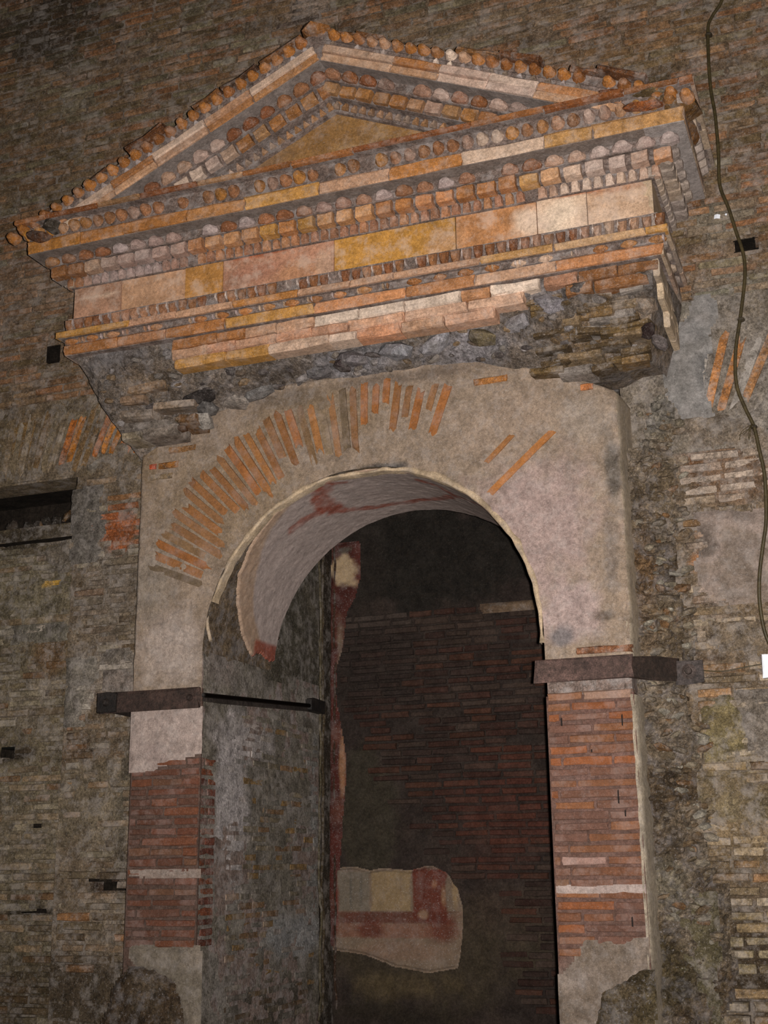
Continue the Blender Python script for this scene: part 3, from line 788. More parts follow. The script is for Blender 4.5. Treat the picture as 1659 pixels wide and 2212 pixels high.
ju = bed('jamb_upper', SOFF - .02, JAMB, 2.55, 4.40, -HALF - .006, [(84, 78, 66), (74, 68, 58), (92, 84, 72)], jst, 24.5, face='X', amp=0.007, back=0.3, parent=pl)
bk = lay(0.012, 0.17, zb_l, zt_l, 0.0475, 0.036, .09, .16, joint=.008, wob=.001)
colour(bk, [(100, 58, 46), (92, 54, 44), (112, 64, 44)], [], 24.2, .12)
for b in bk: b['y'] = R.uniform(-.001, .003)
bk2 = lay(0.30, JAMB - .01, 0.75, 2.32, 0.048, 0.034, .12, .25, joint=.014, drop=.12)
colour(bk2, [(114, 102, 84), (116, 90, 66), (106, 98, 86), (122, 96, 62), (110, 104, 96)], jst, 24.6)
for b in bk2: b['y'] = R.uniform(.001, .007)
emit(pl, bk + bk2, face='X', plane=-HALF)
# right pier
pr, x0, x1 = pier(1, 'right brick pier of the doorway, orange-red facing bricks below an iron band')
rst = [stain(0, 1290, 2130, 120, 90, (128, 114, 104), .8), stain(0, 1340, 2180, 90, 60, (90, 80, 60), .7)]
pm = bed('mortar_face', x0, x1, 0.0, 2.27, 0.004, [(104, 78, 70), (96, 72, 63), (110, 84, 76)], rst, 25.0, amp=0.003, back=0.06, parent=pr, m='pier_mortar')
zt_r, zb_r = at(1280, 1482, 0)[2], at(1290, 2060, 0)[2]
bk = lay(x0 + .003, x1 - .003, zb_r - .02, zt_r, 0.0475, 0.036, .13, .30, joint=.007, wob=.001, keep=lambda x, z: not (z < at(1330, 2035, 0)[2] and x > 1.05))
colour(bk, [(118, 79, 57), (112, 75, 56), (122, 81, 56), (108, 76, 62), (120, 88, 68), (128, 78, 50), (104, 75, 64)], [stain(0, 1280, 1860, 60, 12, (160, 134, 128), .6), stain(0, 1300, 1500, 90, 20, (160, 130, 112), .6)], 25.5, .10)
for b in bk: b['y'] = R.uniform(-.002, .001)
emit(pr, bk, plane=0.0, matkey='neat')
patch('plaster_line', pr, [(1206, 1919), (1300, 1916), (1390, 1919), (1390, 1925), (1300, 1925), (1207, 1924)], 0.0, [(176, 158, 150), (150, 130, 124)], 26.0, 0.006, res=.005, edge=.009, amp=.001)
patch('plaster_foot', pr, [(1270, 2045), (1395, 2030), (1398, 2060), (1385, 2105), (1300, 2150), (1290, 2230), (1215, 2230), (1211, 2120), (1240, 2095)], 0.0, [(124, 110, 100), (112, 98, 86), (134, 120, 110)], 27.0, 0.008, edge=.015)
patch('eroded_foot', pr, [(1300, 2150), (1385, 2100), (1410, 2100), (1412, 2230), (1285, 2230)], -0.002, [(92, 80, 58), (78, 66, 48), (104, 90, 70)], 27.5, 0.018, m='rubble', edge=.02, amp=.012)
def side_sheet(name, z0, z1, parent, seed, pal, sg=1):
    prof_ = [(-.012, -.004), (-.003, .002), (.006, .014), (.010, .05), (.016, .13), (.024, WY + .01)]
    nz_ = int((z1 - z0) / .02); V, F = [], []
    for k in range(nz_ + 1):
        for (dx, y) in prof_: V.append((sg * (PIER + dx), y, z0 + (z1 - z0) * k / nz_))
    n = len(prof_)
    for k in range(nz_):
        for i in range(n - 1): a = k * n + i; F.append((a, a + 1, a + n + 1, a + n))
    V = np.array(V); V[:, 0] += (fbm(V, 18, 3, seed) - .5) * .014
    C = np.array(L(*pal)) * (.7 + .6 * fbm(V, 9, 4, seed + 1)[:, None])
    return link(name, mesh(name, V, F, C, True), M['plaster'], parent)


side_sheet('side_plaster', 0.4, 2.26, pr, 28.0, (164, 150, 132))
# fine cracks of rusted wire ties in the right pier's face
for (px, py, h) in ((1213, 1560, 16), (1344, 1556, 22), (1336, 1722, 26), (1351, 1757, 12), (1278, 1622, 6), (1366, 1992, 18)):
    q = at(px, py, -.002); put('rust_pin', brick_me('iron', 2), pr, q, (.006, .006, h / 470), L(30, 20, 16))

# ================================================================== THE ARCH
ar = empty('brick_arch'); tag(ar, 'round arch over the doorway, orange splayed bricks showing through grey plaster', 'arch')
FY = -0.002


def top_z(x):
    return 3.96 - 0.28 * (max(0.0, abs(x) - 0.40) / 0.87) ** 1.6


def outer(th):
    c, s_ = math.cos(th), math.sin(th)
    lo, hi = 0.9, 2.2
    for _ in range(40):
        m_ = (lo + hi) / 2
        x, z = m_ * c, ZS + m_ * s_
        if abs(x) > PIER or z > top_z(x): hi = m_
        else: lo = m_
    return lo


ast = [stain(0, 500, 1080, 190, 140, (128, 108, 84), .55), stain(0, 700, 900, 190, 80, (124, 104, 80), .55), stain(0, 375, 1400, 80, 110, (164, 148, 138), .9, .5), stain(0, 330, 1260, 60, 90, (134, 122, 110), .7),
       stain(0, 1150, 1130, 170, 190, (160, 138, 133), .85), stain(0, 1080, 930, 160, 90, (150, 130, 114), .7), stain(0, 1240, 1330, 90, 80, (164, 143, 139), .8), stain(0, 1270, 900, 70, 60, (146, 132, 120), .7),
       stain(0, 1325, 1010, 22, 90, (84, 78, 72), .85), stain(0, 1320, 1200, 22, 110, (110, 98, 90), .7), stain(0, 1310, 1330, 40, 18, (84, 72, 62), .8), stain(0, 820, 1012, 90, 14, (74, 70, 68), .9),
       stain(0, 900, 810, 220, 18, (104, 90, 80), .7), stain(0, 620, 860, 90, 20, (96, 84, 74), .6), stain(0, 1215, 1375, 30, 30, (104, 100, 102), .8), stain(0, 320, 1000, 30, 60, (116, 96, 72), .6)]
nt_, nr_ = 260, 44
V, F = [], []
ths = [math.pi * i / nt_ for i in range(nt_ + 1)]
for th in ths:
    ro = outer(th)
    for k in range(nr_ + 1):
        r_ = HALF + 0.004 + (ro - HALF - 0.004) * k / nr_
        V.append((r_ * math.cos(th), FY, ZS + r_ * math.sin(th)))
for i in range(nt_):
    for k in range(nr_):
        a = i * (nr_ + 1) + k; F.append((a, a + 1, a + nr_ + 2, a + nr_ + 1))
for sg in (-1, 1):      # the pier heads below the springing
    nx, nz = 26, 28
    zlo = ZRH if sg > 0 else BZ1 - .02
    base = len(V)
    for i in range(nx + 1):
        for k in range(nz + 1):
            V.append((sg * (HALF + .004 + (PIER - HALF - .004) * i / nx), FY, zlo + (ZS - zlo) * k / nz))
    for i in range(nx):
        for k in range(nz):
            a = base + i * (nz + 1) + k; q = (a, a + nz + 1, a + nz + 2, a + 1)
            F.append(q if sg > 0 else q[::-1])
V = np.array(V)
D = (fbm(V, 18, 4, 3) - .5) * .012 + (fbm(V, 5, 3, 4) - .5) * .022
edge_r = np.clip((V[:, 0] - 1.17) / .1, 0, 1) * np.clip((V[:, 2] - 2.5) / .2, 0, 1)
D += edge_r * np.clip(fbm(V, 14, 4, 8) - .42, 0, 1) * .12
V[:, 1] += D
base = np.array([L(140, 122, 106)] * len(V)); nn = fbm(V, 6, 4, 5)[:, None]
base = base * (0.75 + 0.5 * nn)
C = tint(base, V[:, 0], V[:, 2], ast, 31.0)
n0 = len(V); VV = V.tolist(); CC = C.tolist()
# outer edge returns back to the wall, rounded and slightly splayed
ring_ids = [i * (nr_ + 1) + nr_ for i in range(nt_ + 1)]
for (dx, y) in ((.006, .010), (.012, .05), (.026, WY + .02)):
    for q in ring_ids:
        g = np.clip((abs(V[q][0]) - 1.05) / .2, 0, 1) * np.sign(V[q][0])
        VV.append([V[q][0] + dx * g, max(y, V[q][1] + y * .8) if y < .2 else y, V[q][2] + dx * .3]); CC.append((np.array(CC[q]) * .4 + L(172, 156, 134) * .6).tolist())
m1 = nt_ + 1
rows_ = [ring_ids] + [[n0 + j * m1 + i for i in range(m1)] for j in range(3)]
for j in range(3):
    for i in range(nt_): F.append((rows_[j][i], rows_[j + 1][i], rows_[j + 1][i + 1], rows_[j][i + 1]))
side_sheet('edge_plaster', ZRH, ZS + .01, ar, 29.0, (172, 156, 136))
side_sheet('edge_plaster', BZ1 - .02, ZS + .01, ar, 29.5, (136, 124, 110), -1)
link('plaster_face', mesh('plaster_face', VV, F, CC, True), M['plaster'], ar)
# body of the barrel behind the plaster: brick-brown rough soffit
V, F, C = [], [], []
ny = 40; ths2 = [math.pi * i / 120 for i in range(121)]
for th in ths2:
    for k in range(ny + 1):
        V.append((HALF * math.cos(th), 0.0 + SOFF * k / ny, ZS + HALF * math.sin(th)))
V = np.array(V); d = (fbm(V, 20, 4, 12) - .5) * .02 + .004
rad = V - np.array([0, 0, ZS]); rad[:, 1] = 0; rad /= np.linalg.norm(rad, axis=1)[:, None]
V = V + rad * d[:, None]
for i in range(120):
    for k in range(ny):
        a = i * (ny + 1) + k; F.append((a, a + 1, a + ny + 2, a + ny + 1))
bc = L(104, 88, 70) * (0.7 + 0.6 * fbm(V, 9, 4, 13)[:, None])
n0 = len(V); VV = V.tolist(); CC = bc.tolist()
# rear face of the arch wall
for i, th in enumerate(ths2):
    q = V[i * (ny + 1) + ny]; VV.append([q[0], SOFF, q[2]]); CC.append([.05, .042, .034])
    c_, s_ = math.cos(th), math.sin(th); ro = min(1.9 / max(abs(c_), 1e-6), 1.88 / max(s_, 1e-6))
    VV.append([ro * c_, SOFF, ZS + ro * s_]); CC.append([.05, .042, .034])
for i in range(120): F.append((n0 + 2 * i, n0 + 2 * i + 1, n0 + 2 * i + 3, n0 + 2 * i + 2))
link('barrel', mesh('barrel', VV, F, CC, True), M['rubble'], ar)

# painted plaster on the soffit
def unroll(px, py, r_=HALF - .012):
    """pixel -> (theta, Y) on the soffit cylinder"""
    d = FW + RT * (px - PW / 2) / FPX - UP * (py - PH / 2) / FPX
    ox, oz = CAM[0], CAM[2] - ZS
    a = d[0] ** 2 + d[2] ** 2; b = 2 * (ox * d[0] + oz * d[2]); c = ox * ox + oz * oz - r_ * r_
    disc = max(b * b - 4 * a * c, 0.0)
    t = (-b + math.sqrt(disc)) / (2 * a)
    P = CAM + d * t
    return math.atan2(P[2] - ZS, P[0]), P[1]


RS = HALF - 0.012
nt2, ny2 = 330, 130
TH, YY = np.meshgrid(np.linspace(math.radians(3), math.radians(178), nt2 + 1), np.linspace(0.0, SOFF, ny2 + 1), indexing='ij')
deg = np.degrees(TH)
front = np.interp(deg, [0, 60, 100, 120, 135, 150, 160, 168, 174, 180], [.012, .012, .015, .03, .07, .15, .26, .38, .50, .60])
nz_ = fbm(np.stack([TH * RS, YY, TH * 0], -1), 14, 4, 40) - .5
front = front + nz_ * .05 * np.clip((deg - 110) / 20, 0, 1)
bottom = 174 + nz_ * 6
lay2 = np.interp(deg, [0, 120, 150, 175], [0, .03, .16, .20])     # the coarse under-coat shows in a band before the fine one
W3 = np.stack([RS * np.cos(TH), YY, ZS + RS * np.sin(TH)], -1)
base = np.array(L(160, 144, 138)) * (0.82 + 0.36 * fbm(np.stack([TH * RS * .5, YY * 2, TH * 0], -1), 6, 4, 41)[..., None])
under = np.array(L(158, 130, 106))
mu = np.clip((front + lay2 - YY) / .03 + .5, 0, 1)[..., None] * .8
Cs = base * (1 - mu) + under * mu
red = np.array(L(134, 66, 48))


def paint(path, wid, k=.9, c=red):
    global Cs
    P = np.array([[t * RS, y] for t, y in (unroll(*p) for p in path)])
    A, B = TH * RS, YY
    dmin = np.full(A.shape, 9.0)
    for i in range(len(P) - 1):
        e = P[i + 1] - P[i]; l2 = e @ e + 1e-12
        t = np.clip(((A - P[i][0]) * e[0] + (B - P[i][1]) * e[1]) / l2, 0, 1)
        dmin = np.minimum(dmin, np.hypot(A - P[i][0] - e[0] * t, B - P[i][1] - e[1] * t))
    n = fbm(np.stack([A, B, A * 0], -1), 25, 3, 43) - .5
    m_ = (np.clip((wid - dmin) / (wid * .5) + n * 1.2, 0, 1) * k * np.clip(.75 + n * 1.5, 0, 1))[..., None]
    Cs = Cs * (1 - m_) + c * m_


paint([(702, 1050), (690, 1072), (700, 1090), (722, 1100)], .066)
paint([(720, 1046), (745, 1042)], .022, .7)
paint([(700, 1098), (750, 1102), (810, 1096), (880, 1086), (950, 1078), (990, 1072)], .036)
paint([(905, 1038), (950, 1052), (985, 1072)], .032)
paint([(690, 1108), (655, 1125), (632, 1144)], .046, .75)
paint([(985, 1072), (1020, 1085), (1050, 1100)], .02, .6)
mred = np.clip((deg - 168.5) / 1.2, 0, 1)[..., None] * np.clip((YY - .52) / .03, 0, 1)[..., None] * .9
Cs = Cs * (1 - mred) + red * mred
ok = (YY > front) & (deg < bottom)
lift = np.where(ok, 0.0, .012)
dr = RS + lift + (fbm(W3, 30, 3, 44) - .5) * .006
W3 = np.stack([dr * np.cos(TH), YY, ZS + dr * np.sin(TH)], -1)
F = []
for i in range(nt2):
    for k in range(ny2):
        if ok[i, k] or ok[i + 1, k] or ok[i, k + 1] or ok[i + 1, k + 1]:
            a = i * (ny2 + 1) + k; F.append((a, a + 1, a + ny2 + 2, a + ny2 + 1))
used = sorted({q for f_ in F for q in f_}); mp = {q: i for i, q in enumerate(used)}
so = link('soffit_plaster', mesh('soffit_plaster', W3.reshape(-1, 3)[used], [tuple(mp[q] for q in f_) for f_ in F], Cs.reshape(-1, 3)[used], True), M['fresco'], ar)
so['label'] = 'pale plaster soffit painted with dark red scrolls'
# cream plaster lip along the front edge
V, F, C = [], [], []
nl = 170
for i in range(nl + 1):
    th = math.radians(-4 + 166 * i / nl); dg = math.degrees(th)
    w = float(np.interp(dg, [-4, 10, 40, 70, 78, 84, 97, 103, 125, 150, 162], [.016, .026, .034, .034, .026, .016, .015, .022, .024, .018, .010]))
    sag = float(np.interp(dg, [74, 82, 88, 96, 102], [0, .004, .016, .012, 0]))
    ni = (vnoise(np.array([[i * .31, 0, 3.3]]))[0] - .5) * .012
    no = (vnoise(np.array([[i * .27, 5, 3.3]]))[0] - .5) * .016
    for k, (f_, y) in enumerate(((0, .05), (0, -.004), (.12, -.010), (.85, -.009), (1.0, .004))):
        rr = HALF - .014 - sag + ni + (w + no - ni) * f_
        V.append((rr * math.cos(th), y, ZS + rr * math.sin(th))); C.append(L(176, 154, 128) * (0.7 + .6 * vnoise(np.array([[i * .2, k, 9.1]]))[0]))
prof = [0] * 5
for i in range(nl):
    for k in range(len(prof) - 1):
        a = i * len(prof) + k; F.append((a, a + 1, a + len(prof) + 1, a + len(prof)))
lp = link('plaster_lip', mesh('plaster_lip', V, F, C, True), M['plaster'], ar); lp['label'] = 'cream broken edge of the soffit plaster'
# left part of the rim, where the lip has curled away from the jamb
V, F = tube(smooth_path([at(455, 1385, .02), at(447, 1340, .015), at(455, 1300, .02), at(476, 1262, .03), at(492, 1230, .04)], 5), .010, 6)
link('plaster_roll', mesh('plaster_roll', V, F, [L(170, 150, 128)] * len(V), True), M['plaster'], ar)
V, F = tube(smooth_path([atx(500, 1300, -.865), atx(528, 1330, -.865), atx(540, 1362, -.865), atx(565, 1392, -.865), atx(600, 1378, -.865)], 5), .012, 6)
link('plaster_roll', mesh('plaster_roll', V, F, [L(176, 150, 124)] * len(V), True), M['plaster'], ar)
# splayed bricks
ang = 70.0
while ang < 160:
    orange = R.random() < (.80 if ang > 108 or ang < 92 else .5)
    r0, r1 = .94 + R.uniform(0, .07), 1.345 - R.uniform(0, .05)
    if ang < 92: r0 = 1.04 + R.uniform(0, .12)
    if ang > 140: r1 -= .02
    if orange and R.random() < .3: r0 += .10
    c = L(*R.choice([(150, 103, 62), (144, 98, 58), (138, 94, 58), (132, 95, 64), (146, 94, 54)])) if orange else L(*R.choice([(122, 104, 84), (112, 95, 76), (118, 92, 66)]))
    rm = (r0 + r1) / 2; t = math.radians(ang)
    x, z = rm * math.cos(t), ZS + rm * math.sin(t)
    if abs(x) < PIER - .04 and z < top_z(x) + .1:
        put('voussoir', brick_me('neat', R.randrange(10)), ar, (x, -.011 + R.uniform(0, .004) + .03, z), (.040 * R.uniform(.85, 1.1), .06, r1 - r0), c * R.uniform(.85, 1.12), (0, math.pi / 2 - t, 0))
    ang += 2.75 * R.uniform(.92, 1.08)
for (a, b, w, c) in (((1190, 936), (1056, 1070), .034, (160, 104, 56)), ((1108, 940), (1048, 1004), .026, (146, 100, 62))):
    A, B = at(*a, 0), at(*b, 0); m_ = (A + B) / 2
    put('voussoir', brick_me('neat', 3), ar, (m_[0], -.012 + .03, m_[2]), (w, .06, np.linalg.norm(A - B)), L(*c), (0, math.atan2(A[0] - B[0], A[2] - B[2]), 0))
for (px, py, lp_, c) in ((1060, 822, .17, (150, 100, 56)), (1268, 836, .06, (160, 100, 60)), (395, 970, .16, (132, 96, 62)), (370, 955, .20, (136, 92, 56)), (365, 1005, .12, (140, 92, 46)), (332, 1009, .04, (170, 70, 36)), (350, 1030, .13, (122, 102, 78)), (1305, 1403, .25, (128, 84, 58))):
    q = at(px, py, 0); put('facing_brick', brick_me('brick', R.randrange(10)), ar, (q[0], -.010 + .03, q[2]), (lp_, .06, .034), L(*c))

# ================================================================== THE ENTABLATURE
en = empty('entablature'); tag(en, 'horizontal brick entablature with moulded cornice, frieze slabs and broken architrave', 'entablature')
E0, P0 = 1.55, 0.298


def ex(p): return E0 + p - P0


def ent_pal(x, px_white=0.0):
    return None


def tstain(Y, lst): return [stain(Y, *q) for q in lst]


OCH, ORG, PNK, WHT, BRN, DRK, LIL = (174, 127, 68), (162, 108, 64), (180, 140, 112), (206, 184, 166), (122, 82, 50), (78, 58, 46), (162, 144, 140)
EST = tstain(-.4, [(1300, 400, 190, 130, WHT, .8, .8), (1350, 320, 140, 60, LIL, .75, .6), (240, 590, 110, 40, LIL, .8, .5), (330, 545, 90, 40, LIL, .7, .5), (700, 440, 60, 26, LIL, .8, .4),
                   (770, 455, 24, 12, WHT, .9, .4), (1080, 340, 60, 26, WHT, .8, .5), (680, 720, 70, 30, WHT, .8, .5), (560, 750, 60, 26, WHT, .7, .5), (1000, 640, 110, 30, WHT, .6, .7),
                   (1330, 590, 130, 60, BRN, .9, .4), (1400, 280, 70, 40, OCH, .8, .4), (1440, 240, 90, 50, BRN, .75, .5), (880, 410, 70, 30, BRN, .5, .5), (90, 550, 60, 40, (170, 116, 48), .8, .5),
                   (130, 600, 50, 50, BRN, .6, .5), (470, 570, 150, 60, (152, 104, 76), .5, .7), (300, 690, 120, 40, (176, 132, 106), .6, .6), (1150, 560, 90, 50, WHT, .55, .7)])


def tc(pal, x, z, spread=.14):
    c = np.array([L(*R.choice(pal)) * R.uniform(1 - spread, 1 + spread)])
    return tint(c, np.array([x]), np.array([z]), EST, 50.0, .7)[0]


# beds behind the mouldings, returning to the wall at both ends
def core_levels(lv):
    mb = MB()
    for (z0, z1, p) in lv: mb.box(-ex(p), ex(p), -p, WY, z0, z1)
    return mb.build('core', M['terra_core'], en)


core_levels([(4.176, 4.236, .315), (4.236, 4.268, .325), (4.268, 4.306, .345), (4.306, 4.395, .302), (4.395, 4.566, .282), (4.566, 4.632, .312), (4.632, 4.676, .362), (4.676, 4.728, .392), (4.728, 4.795, .470), (4.795, 4.885, .478), (4.885, 4.905, .525)])


def course(name, z0, z1, p, x0, x1, pal, l0, l1, depth=.05, matkey='terra', gap=.004, drop=0.0, jit=.003, side=True):
    x = x0
    while x < x1 - .01:
        l = min(R.uniform(l0, l1), x1 - x)
        if x1 - x - l < .06: l = x1 - x
        if R.random() >= drop:
            put(name, brick_me(matkey, R.randrange(10)), en, (x + l / 2, -p + depth / 2 + R.uniform(-jit, jit), (z0 + z1) / 2), (l - gap, depth, z1 - z0 - .003), tc(pal, x + l / 2, (z0 + z1) / 2))
        x += l
    if side:
        for sg in (-1, 1):     # the return along the end, back to the wall
            y = -p + .01
            while y < WY - .02:
                l = min(R.uniform(.16, .3), WY - y)
                put(name, brick_me(matkey, R.randrange(10)), en, (sg * (ex(p) - depth / 2), y + l / 2, (z0 + z1) / 2), (l - gap, depth, z1 - z0 - .003), L(*R.choice([(156, 130, 112), (140, 124, 112), (168, 146, 124)])), (0, 0, sg * math.pi / 2))
                y += l


def row(name, kind, z0, z1, p, pitch, wfrac, pal, depth=.045, drop=.05, side=True, matkey='terra', x0=None, x1=None, zig=False):
    me = shape_me(kind, matkey) if kind else None
    a0 = -ex(p) + pitch * .5 if x0 is None else x0; a1 = ex(p) - pitch * .3 if x1 is None else x1
    n = int(round((a1 - a0) / pitch))
    for i in range(n + 1):
        x = a0 + (a1 - a0) * i / n
        if R.random() < drop: continue
        w = pitch * wfrac * R.uniform(.9, 1.06); h = (z1 - z0) * R.uniform(.9, 1.03)
        o = put(name, me or brick_me(matkey, R.randrange(10)), en, (x, -p + depth / 2 + R.uniform(-.004, .006), z0 + h / 2), (w, depth, h), tc(pal, x, z0), (0, R.uniform(-.05, .05), 0))
    if side:
        for sg in (-1, 1):
            y = -p + pitch * .7
            while y < WY - pitch * .3:
                put(name, me or brick_me(matkey, R.randrange(10)), en, (sg * (ex(p) - depth / 2), y, (z0 + z1) / 2), (pitch * wfrac, depth, (z1 - z0)), L(*R.choice([(150, 134, 122), (160, 140, 122), (140, 126, 118)])), (0, 0, sg * math.pi / 2))
                y += pitch


TP = [OCH, ORG, (172, 116, 70), (180, 124, 84), (160, 110, 72)]
# architrave: lower fascia survives only between the broken ends
xl, xr = at(367, 840, -.30)[0], at(1140, 665, -.30)[0]
zb = 4.016
for (z0, z1, a, b, pal) in ((4.016, 4.068, xl + .02, xr - .16, [PNK, OCH, (186, 132, 100)]), (4.068, 4.122, xl, xr - .02, [PNK, (188, 144, 116), (180, 132, 104), WHT]), (4.122, 4.178, xl, xr + .06, [ORG, PNK, WHT, (176, 112, 66)])):
    course('fascia_brick', z0, z1, .30, a, b, pal, .14, .34, depth=.10, side=False, gap=.003)
course('fascia_brick', 4.122, 4.176, .30, 1.02, ex(.30), [BRN, (150, 90, 48), (138, 84, 50)], .12, .22, depth=.10, side=False)
course('fascia_brick', 4.07, 4.122, .292, 1.12, 1.50, [BRN, (158, 98, 48), (120, 76, 48)], .12, .22, depth=.08, side=False, drop=.2)
course('fascia_brick', 4.178, 4.234, .33, -ex(.33), ex(.33), TP, .25, .5)
row('bead', 'bead', 4.234, 4.268, .347, .130, .62, [(150, 100, 60), ORG, (160, 114, 74)], depth=.035, drop=.1)
row('reel', 'reel', 4.236, 4.266, .345, .130, .10, [(168, 140, 116), LIL, (150, 110, 80)], depth=.03, drop=.1, side=False, x0=-ex(.345) + .118, x1=ex(.345) - .03)
row('reel', 'reel', 4.236, 4.266, .345, .130, .10, [(168, 140, 116), LIL, (150, 110, 80)], depth=.03, drop=.1, side=False, x0=-ex(.345) + .142, x1=ex(.345) - .01)
course('fillet_brick', 4.268, 4.306, .362, -ex(.362), ex(.362), [OCH, (182, 130, 72), (172, 116, 62), PNK], .22, .5)
row('leaf', 'leaf', 4.312, 4.386, .338, .057, .88, [(134, 88, 56), (142, 96, 62), (126, 80, 52)], depth=.05, drop=.06)
# frieze slabs
FST = tstain(-P0, [(1145, 480, 55, 40, (214, 188, 166), .9, .5), (1215, 465, 50, 50, (216, 194, 172), .8, .5), (1300, 470, 90, 26, (206, 176, 152), .7, .5), (1380, 430, 40, 30, (196, 164, 138), .6, .5), (1340, 405, 80, 12, (150, 100, 70), .7, .4),
                   (560, 548, 90, 9, (150, 74, 38), .9, .4), (1250, 412, 110, 10, (160, 92, 56), .9, .4), (640, 590, 60, 30, (176, 128, 92), .6, .5), (330, 610, 60, 30, (186, 146, 116), .6, .5), (960, 530, 60, 50, (184, 142, 108), .6, .6),
                   (210, 640, 50, 6, (200, 172, 150), .7, .4), (560, 585, 60, 20, (160, 112, 92), .6, .5), (700, 570, 20, 40, (190, 158, 134), .6, .5)])
edges = [161, 262, 400, 482, 722, 985, 1160, 1268, 1412]
cols = [(168, 128, 104), (176, 136, 106), (174, 124, 68), (170, 124, 100), (176, 128, 64), (168, 118, 78), (196, 168, 144), (180, 148, 122)]
for i in range(8):
    y0 = 634 + (385 - 634) * (edges[i] - 161) / 1250 + 30
    a, b = at(edges[i], y0, -P0)[0], at(edges[i + 1], y0 - 20, -P0)[0]
    if i == 0: a = -E0
    if i == 7: b = E0
    c = np.array(cols[i]); bed('frieze_slab', a + .0015, b - .0015, 4.394, 4.566, -P0 + R.uniform(-.002, .002), [c * .9, c, c * 1.06, c * .96], FST, 51.0 + i, res=.012, amp=.0016, back=.04, m='slab', parent=en)
for sg in (-1, 1):
    for k in range(2):
        y0 = -P0 + k * .28
        if sg > 0: bed('frieze_slab', y0, y0 + .278, 4.394, 4.566, E0, [(176, 152, 124), (160, 138, 114)], [], 59.0 + k, face='X', res=.02, amp=.0016, back=.04, m='slab', parent=en)
        else:
            mb = MB(); mb.box(-E0, -E0 + .04, y0, y0 + .278, 4.394, 4.566, L(160, 132, 110)); mb.build('frieze_slab', M['slab'], en)
# cornice
row('tongue', 'tongue', 4.570, 4.630, .338, .053, .92, [(160, 112, 80), (152, 108, 84), (170, 122, 86), (140, 100, 76)], depth=.05, drop=.03)
row('dentil', None, 4.614, 4.674, .398, .1045, .80, TP + [(190, 140, 96)], depth=.06, drop=.02)
row('egg', 'egg', 4.676, 4.730, .434, .1045, .92, [(140, 92, 62), (130, 84, 56), (150, 108, 84), LIL], depth=.06, drop=.08)
course('corona_brick', 4.728, 4.797, .486, -ex(.486), ex(.486), [(182, 128, 80), (188, 134, 88), OCH, PNK, (176, 118, 66)], .18, .42)
row('scallop', 'scallop', 4.806, 4.876, .520, .073, .92, [(150, 104, 62), (140, 96, 66), (150, 120, 104), (132, 92, 62), (158, 108, 56)], depth=.06, drop=.14)
course('fillet_brick', 4.884, 4.912, .542, -ex(.542), ex(.542), [(134, 80, 44), (144, 92, 52), (126, 76, 46), (150, 112, 78)], .16, .38, drop=.03)
mb = MB(); mb.box(-ex(.482), ex(.482), -.476, -.30, 4.7245, 4.7285, L(122, 108, 100)); mb.box(ex(.482) - .18, ex(.482), -.48, WY, 4.7225, 4.728, L(150, 140, 136))
mb.build('corona_soffit', M['plaster'], en)
# right-hand return of the lower fascia, a pale plate seen edge-on
for (z0, z1, y0) in ((3.94, 4.015, -.05), (4.015, 4.095, -.20), (4.095, 4.176, -.285)):
    y = y0
    while y < WY - .03:
        l = min(R.uniform(.16, .3), WY - y)
        put('return_brick', brick_me('terra', R.randrange(10)), en, (ex(.30) - .012, y + l / 2, (z0 + z1) / 2), (l - .003, .03, z1 - z0 - .002), L(*R.choice([(176, 156, 132), (160, 142, 122), (184, 162, 136)])), (0, 0, math.pi / 2)); y += l
# white mortar points between the leaves
row('mortar_point', 'point', 4.345, 4.385, .342, .057, .26, [(190, 172, 162), (170, 152, 146)], depth=.05, drop=.4, side=False, x0=-ex(.338) + .057, x1=ex(.338) - .03)

# ================================================================== THE PEDIMENT
pd = empty('pediment'); tag(pd, 'triangular gable pediment with toothed raking cornices and an ochre tympanum', 'pediment')
AX, AZ = -.035, 5.492
ALP = math.atan(RAKE); CA, SA = math.cos(ALP), math.sin(ALP)


def rk(sg, s, n):
    return AX + sg * (s * CA + n * SA) , AZ - s * SA + n * CA


# solid body: stepped triangular prisms
def gable(mb, n, p, zbase, back=WY):
    # outline of the triangle whose raking edges lie at perpendicular offset n
    za = AZ + n / CA
    hw = (za - zbase) / RAKE
    V = [(AX - hw, -p, zbase), (AX + hw, -p, zbase), (AX, -p, za), (AX - hw, back, zbase), (AX + hw, back, zbase), (AX, back, za)]
    mb.add(V, [(0, 1, 2), (3, 5, 4), (0, 2, 5, 3), (1, 4, 5, 2), (0, 3, 4, 1)])


def chevron(mb, n0, n1, p, zbase, back=WY):
    # hollow triangle: the band between offsets n0 and n1
    A0, A1 = AZ + n0 / CA, AZ + n1 / CA
    h0, h1 = (A0 - zbase) / RAKE, (A1 - zbase) / RAKE
    for sg in (-1, 1):
        q = [(AX + sg * h1, zbase), (AX, A1), (AX, A0), (AX + sg * h0, zbase)]
        V = [(x, -p, z) for x, z in q] + [(x, back, z) for x, z in q]
        F = [(0, 1, 2, 3), (7, 6, 5, 4)] + [(i, i + 4, (i + 1) % 4 + 4, (i + 1) % 4) for i in range(4)]
        mb.add(V, F)


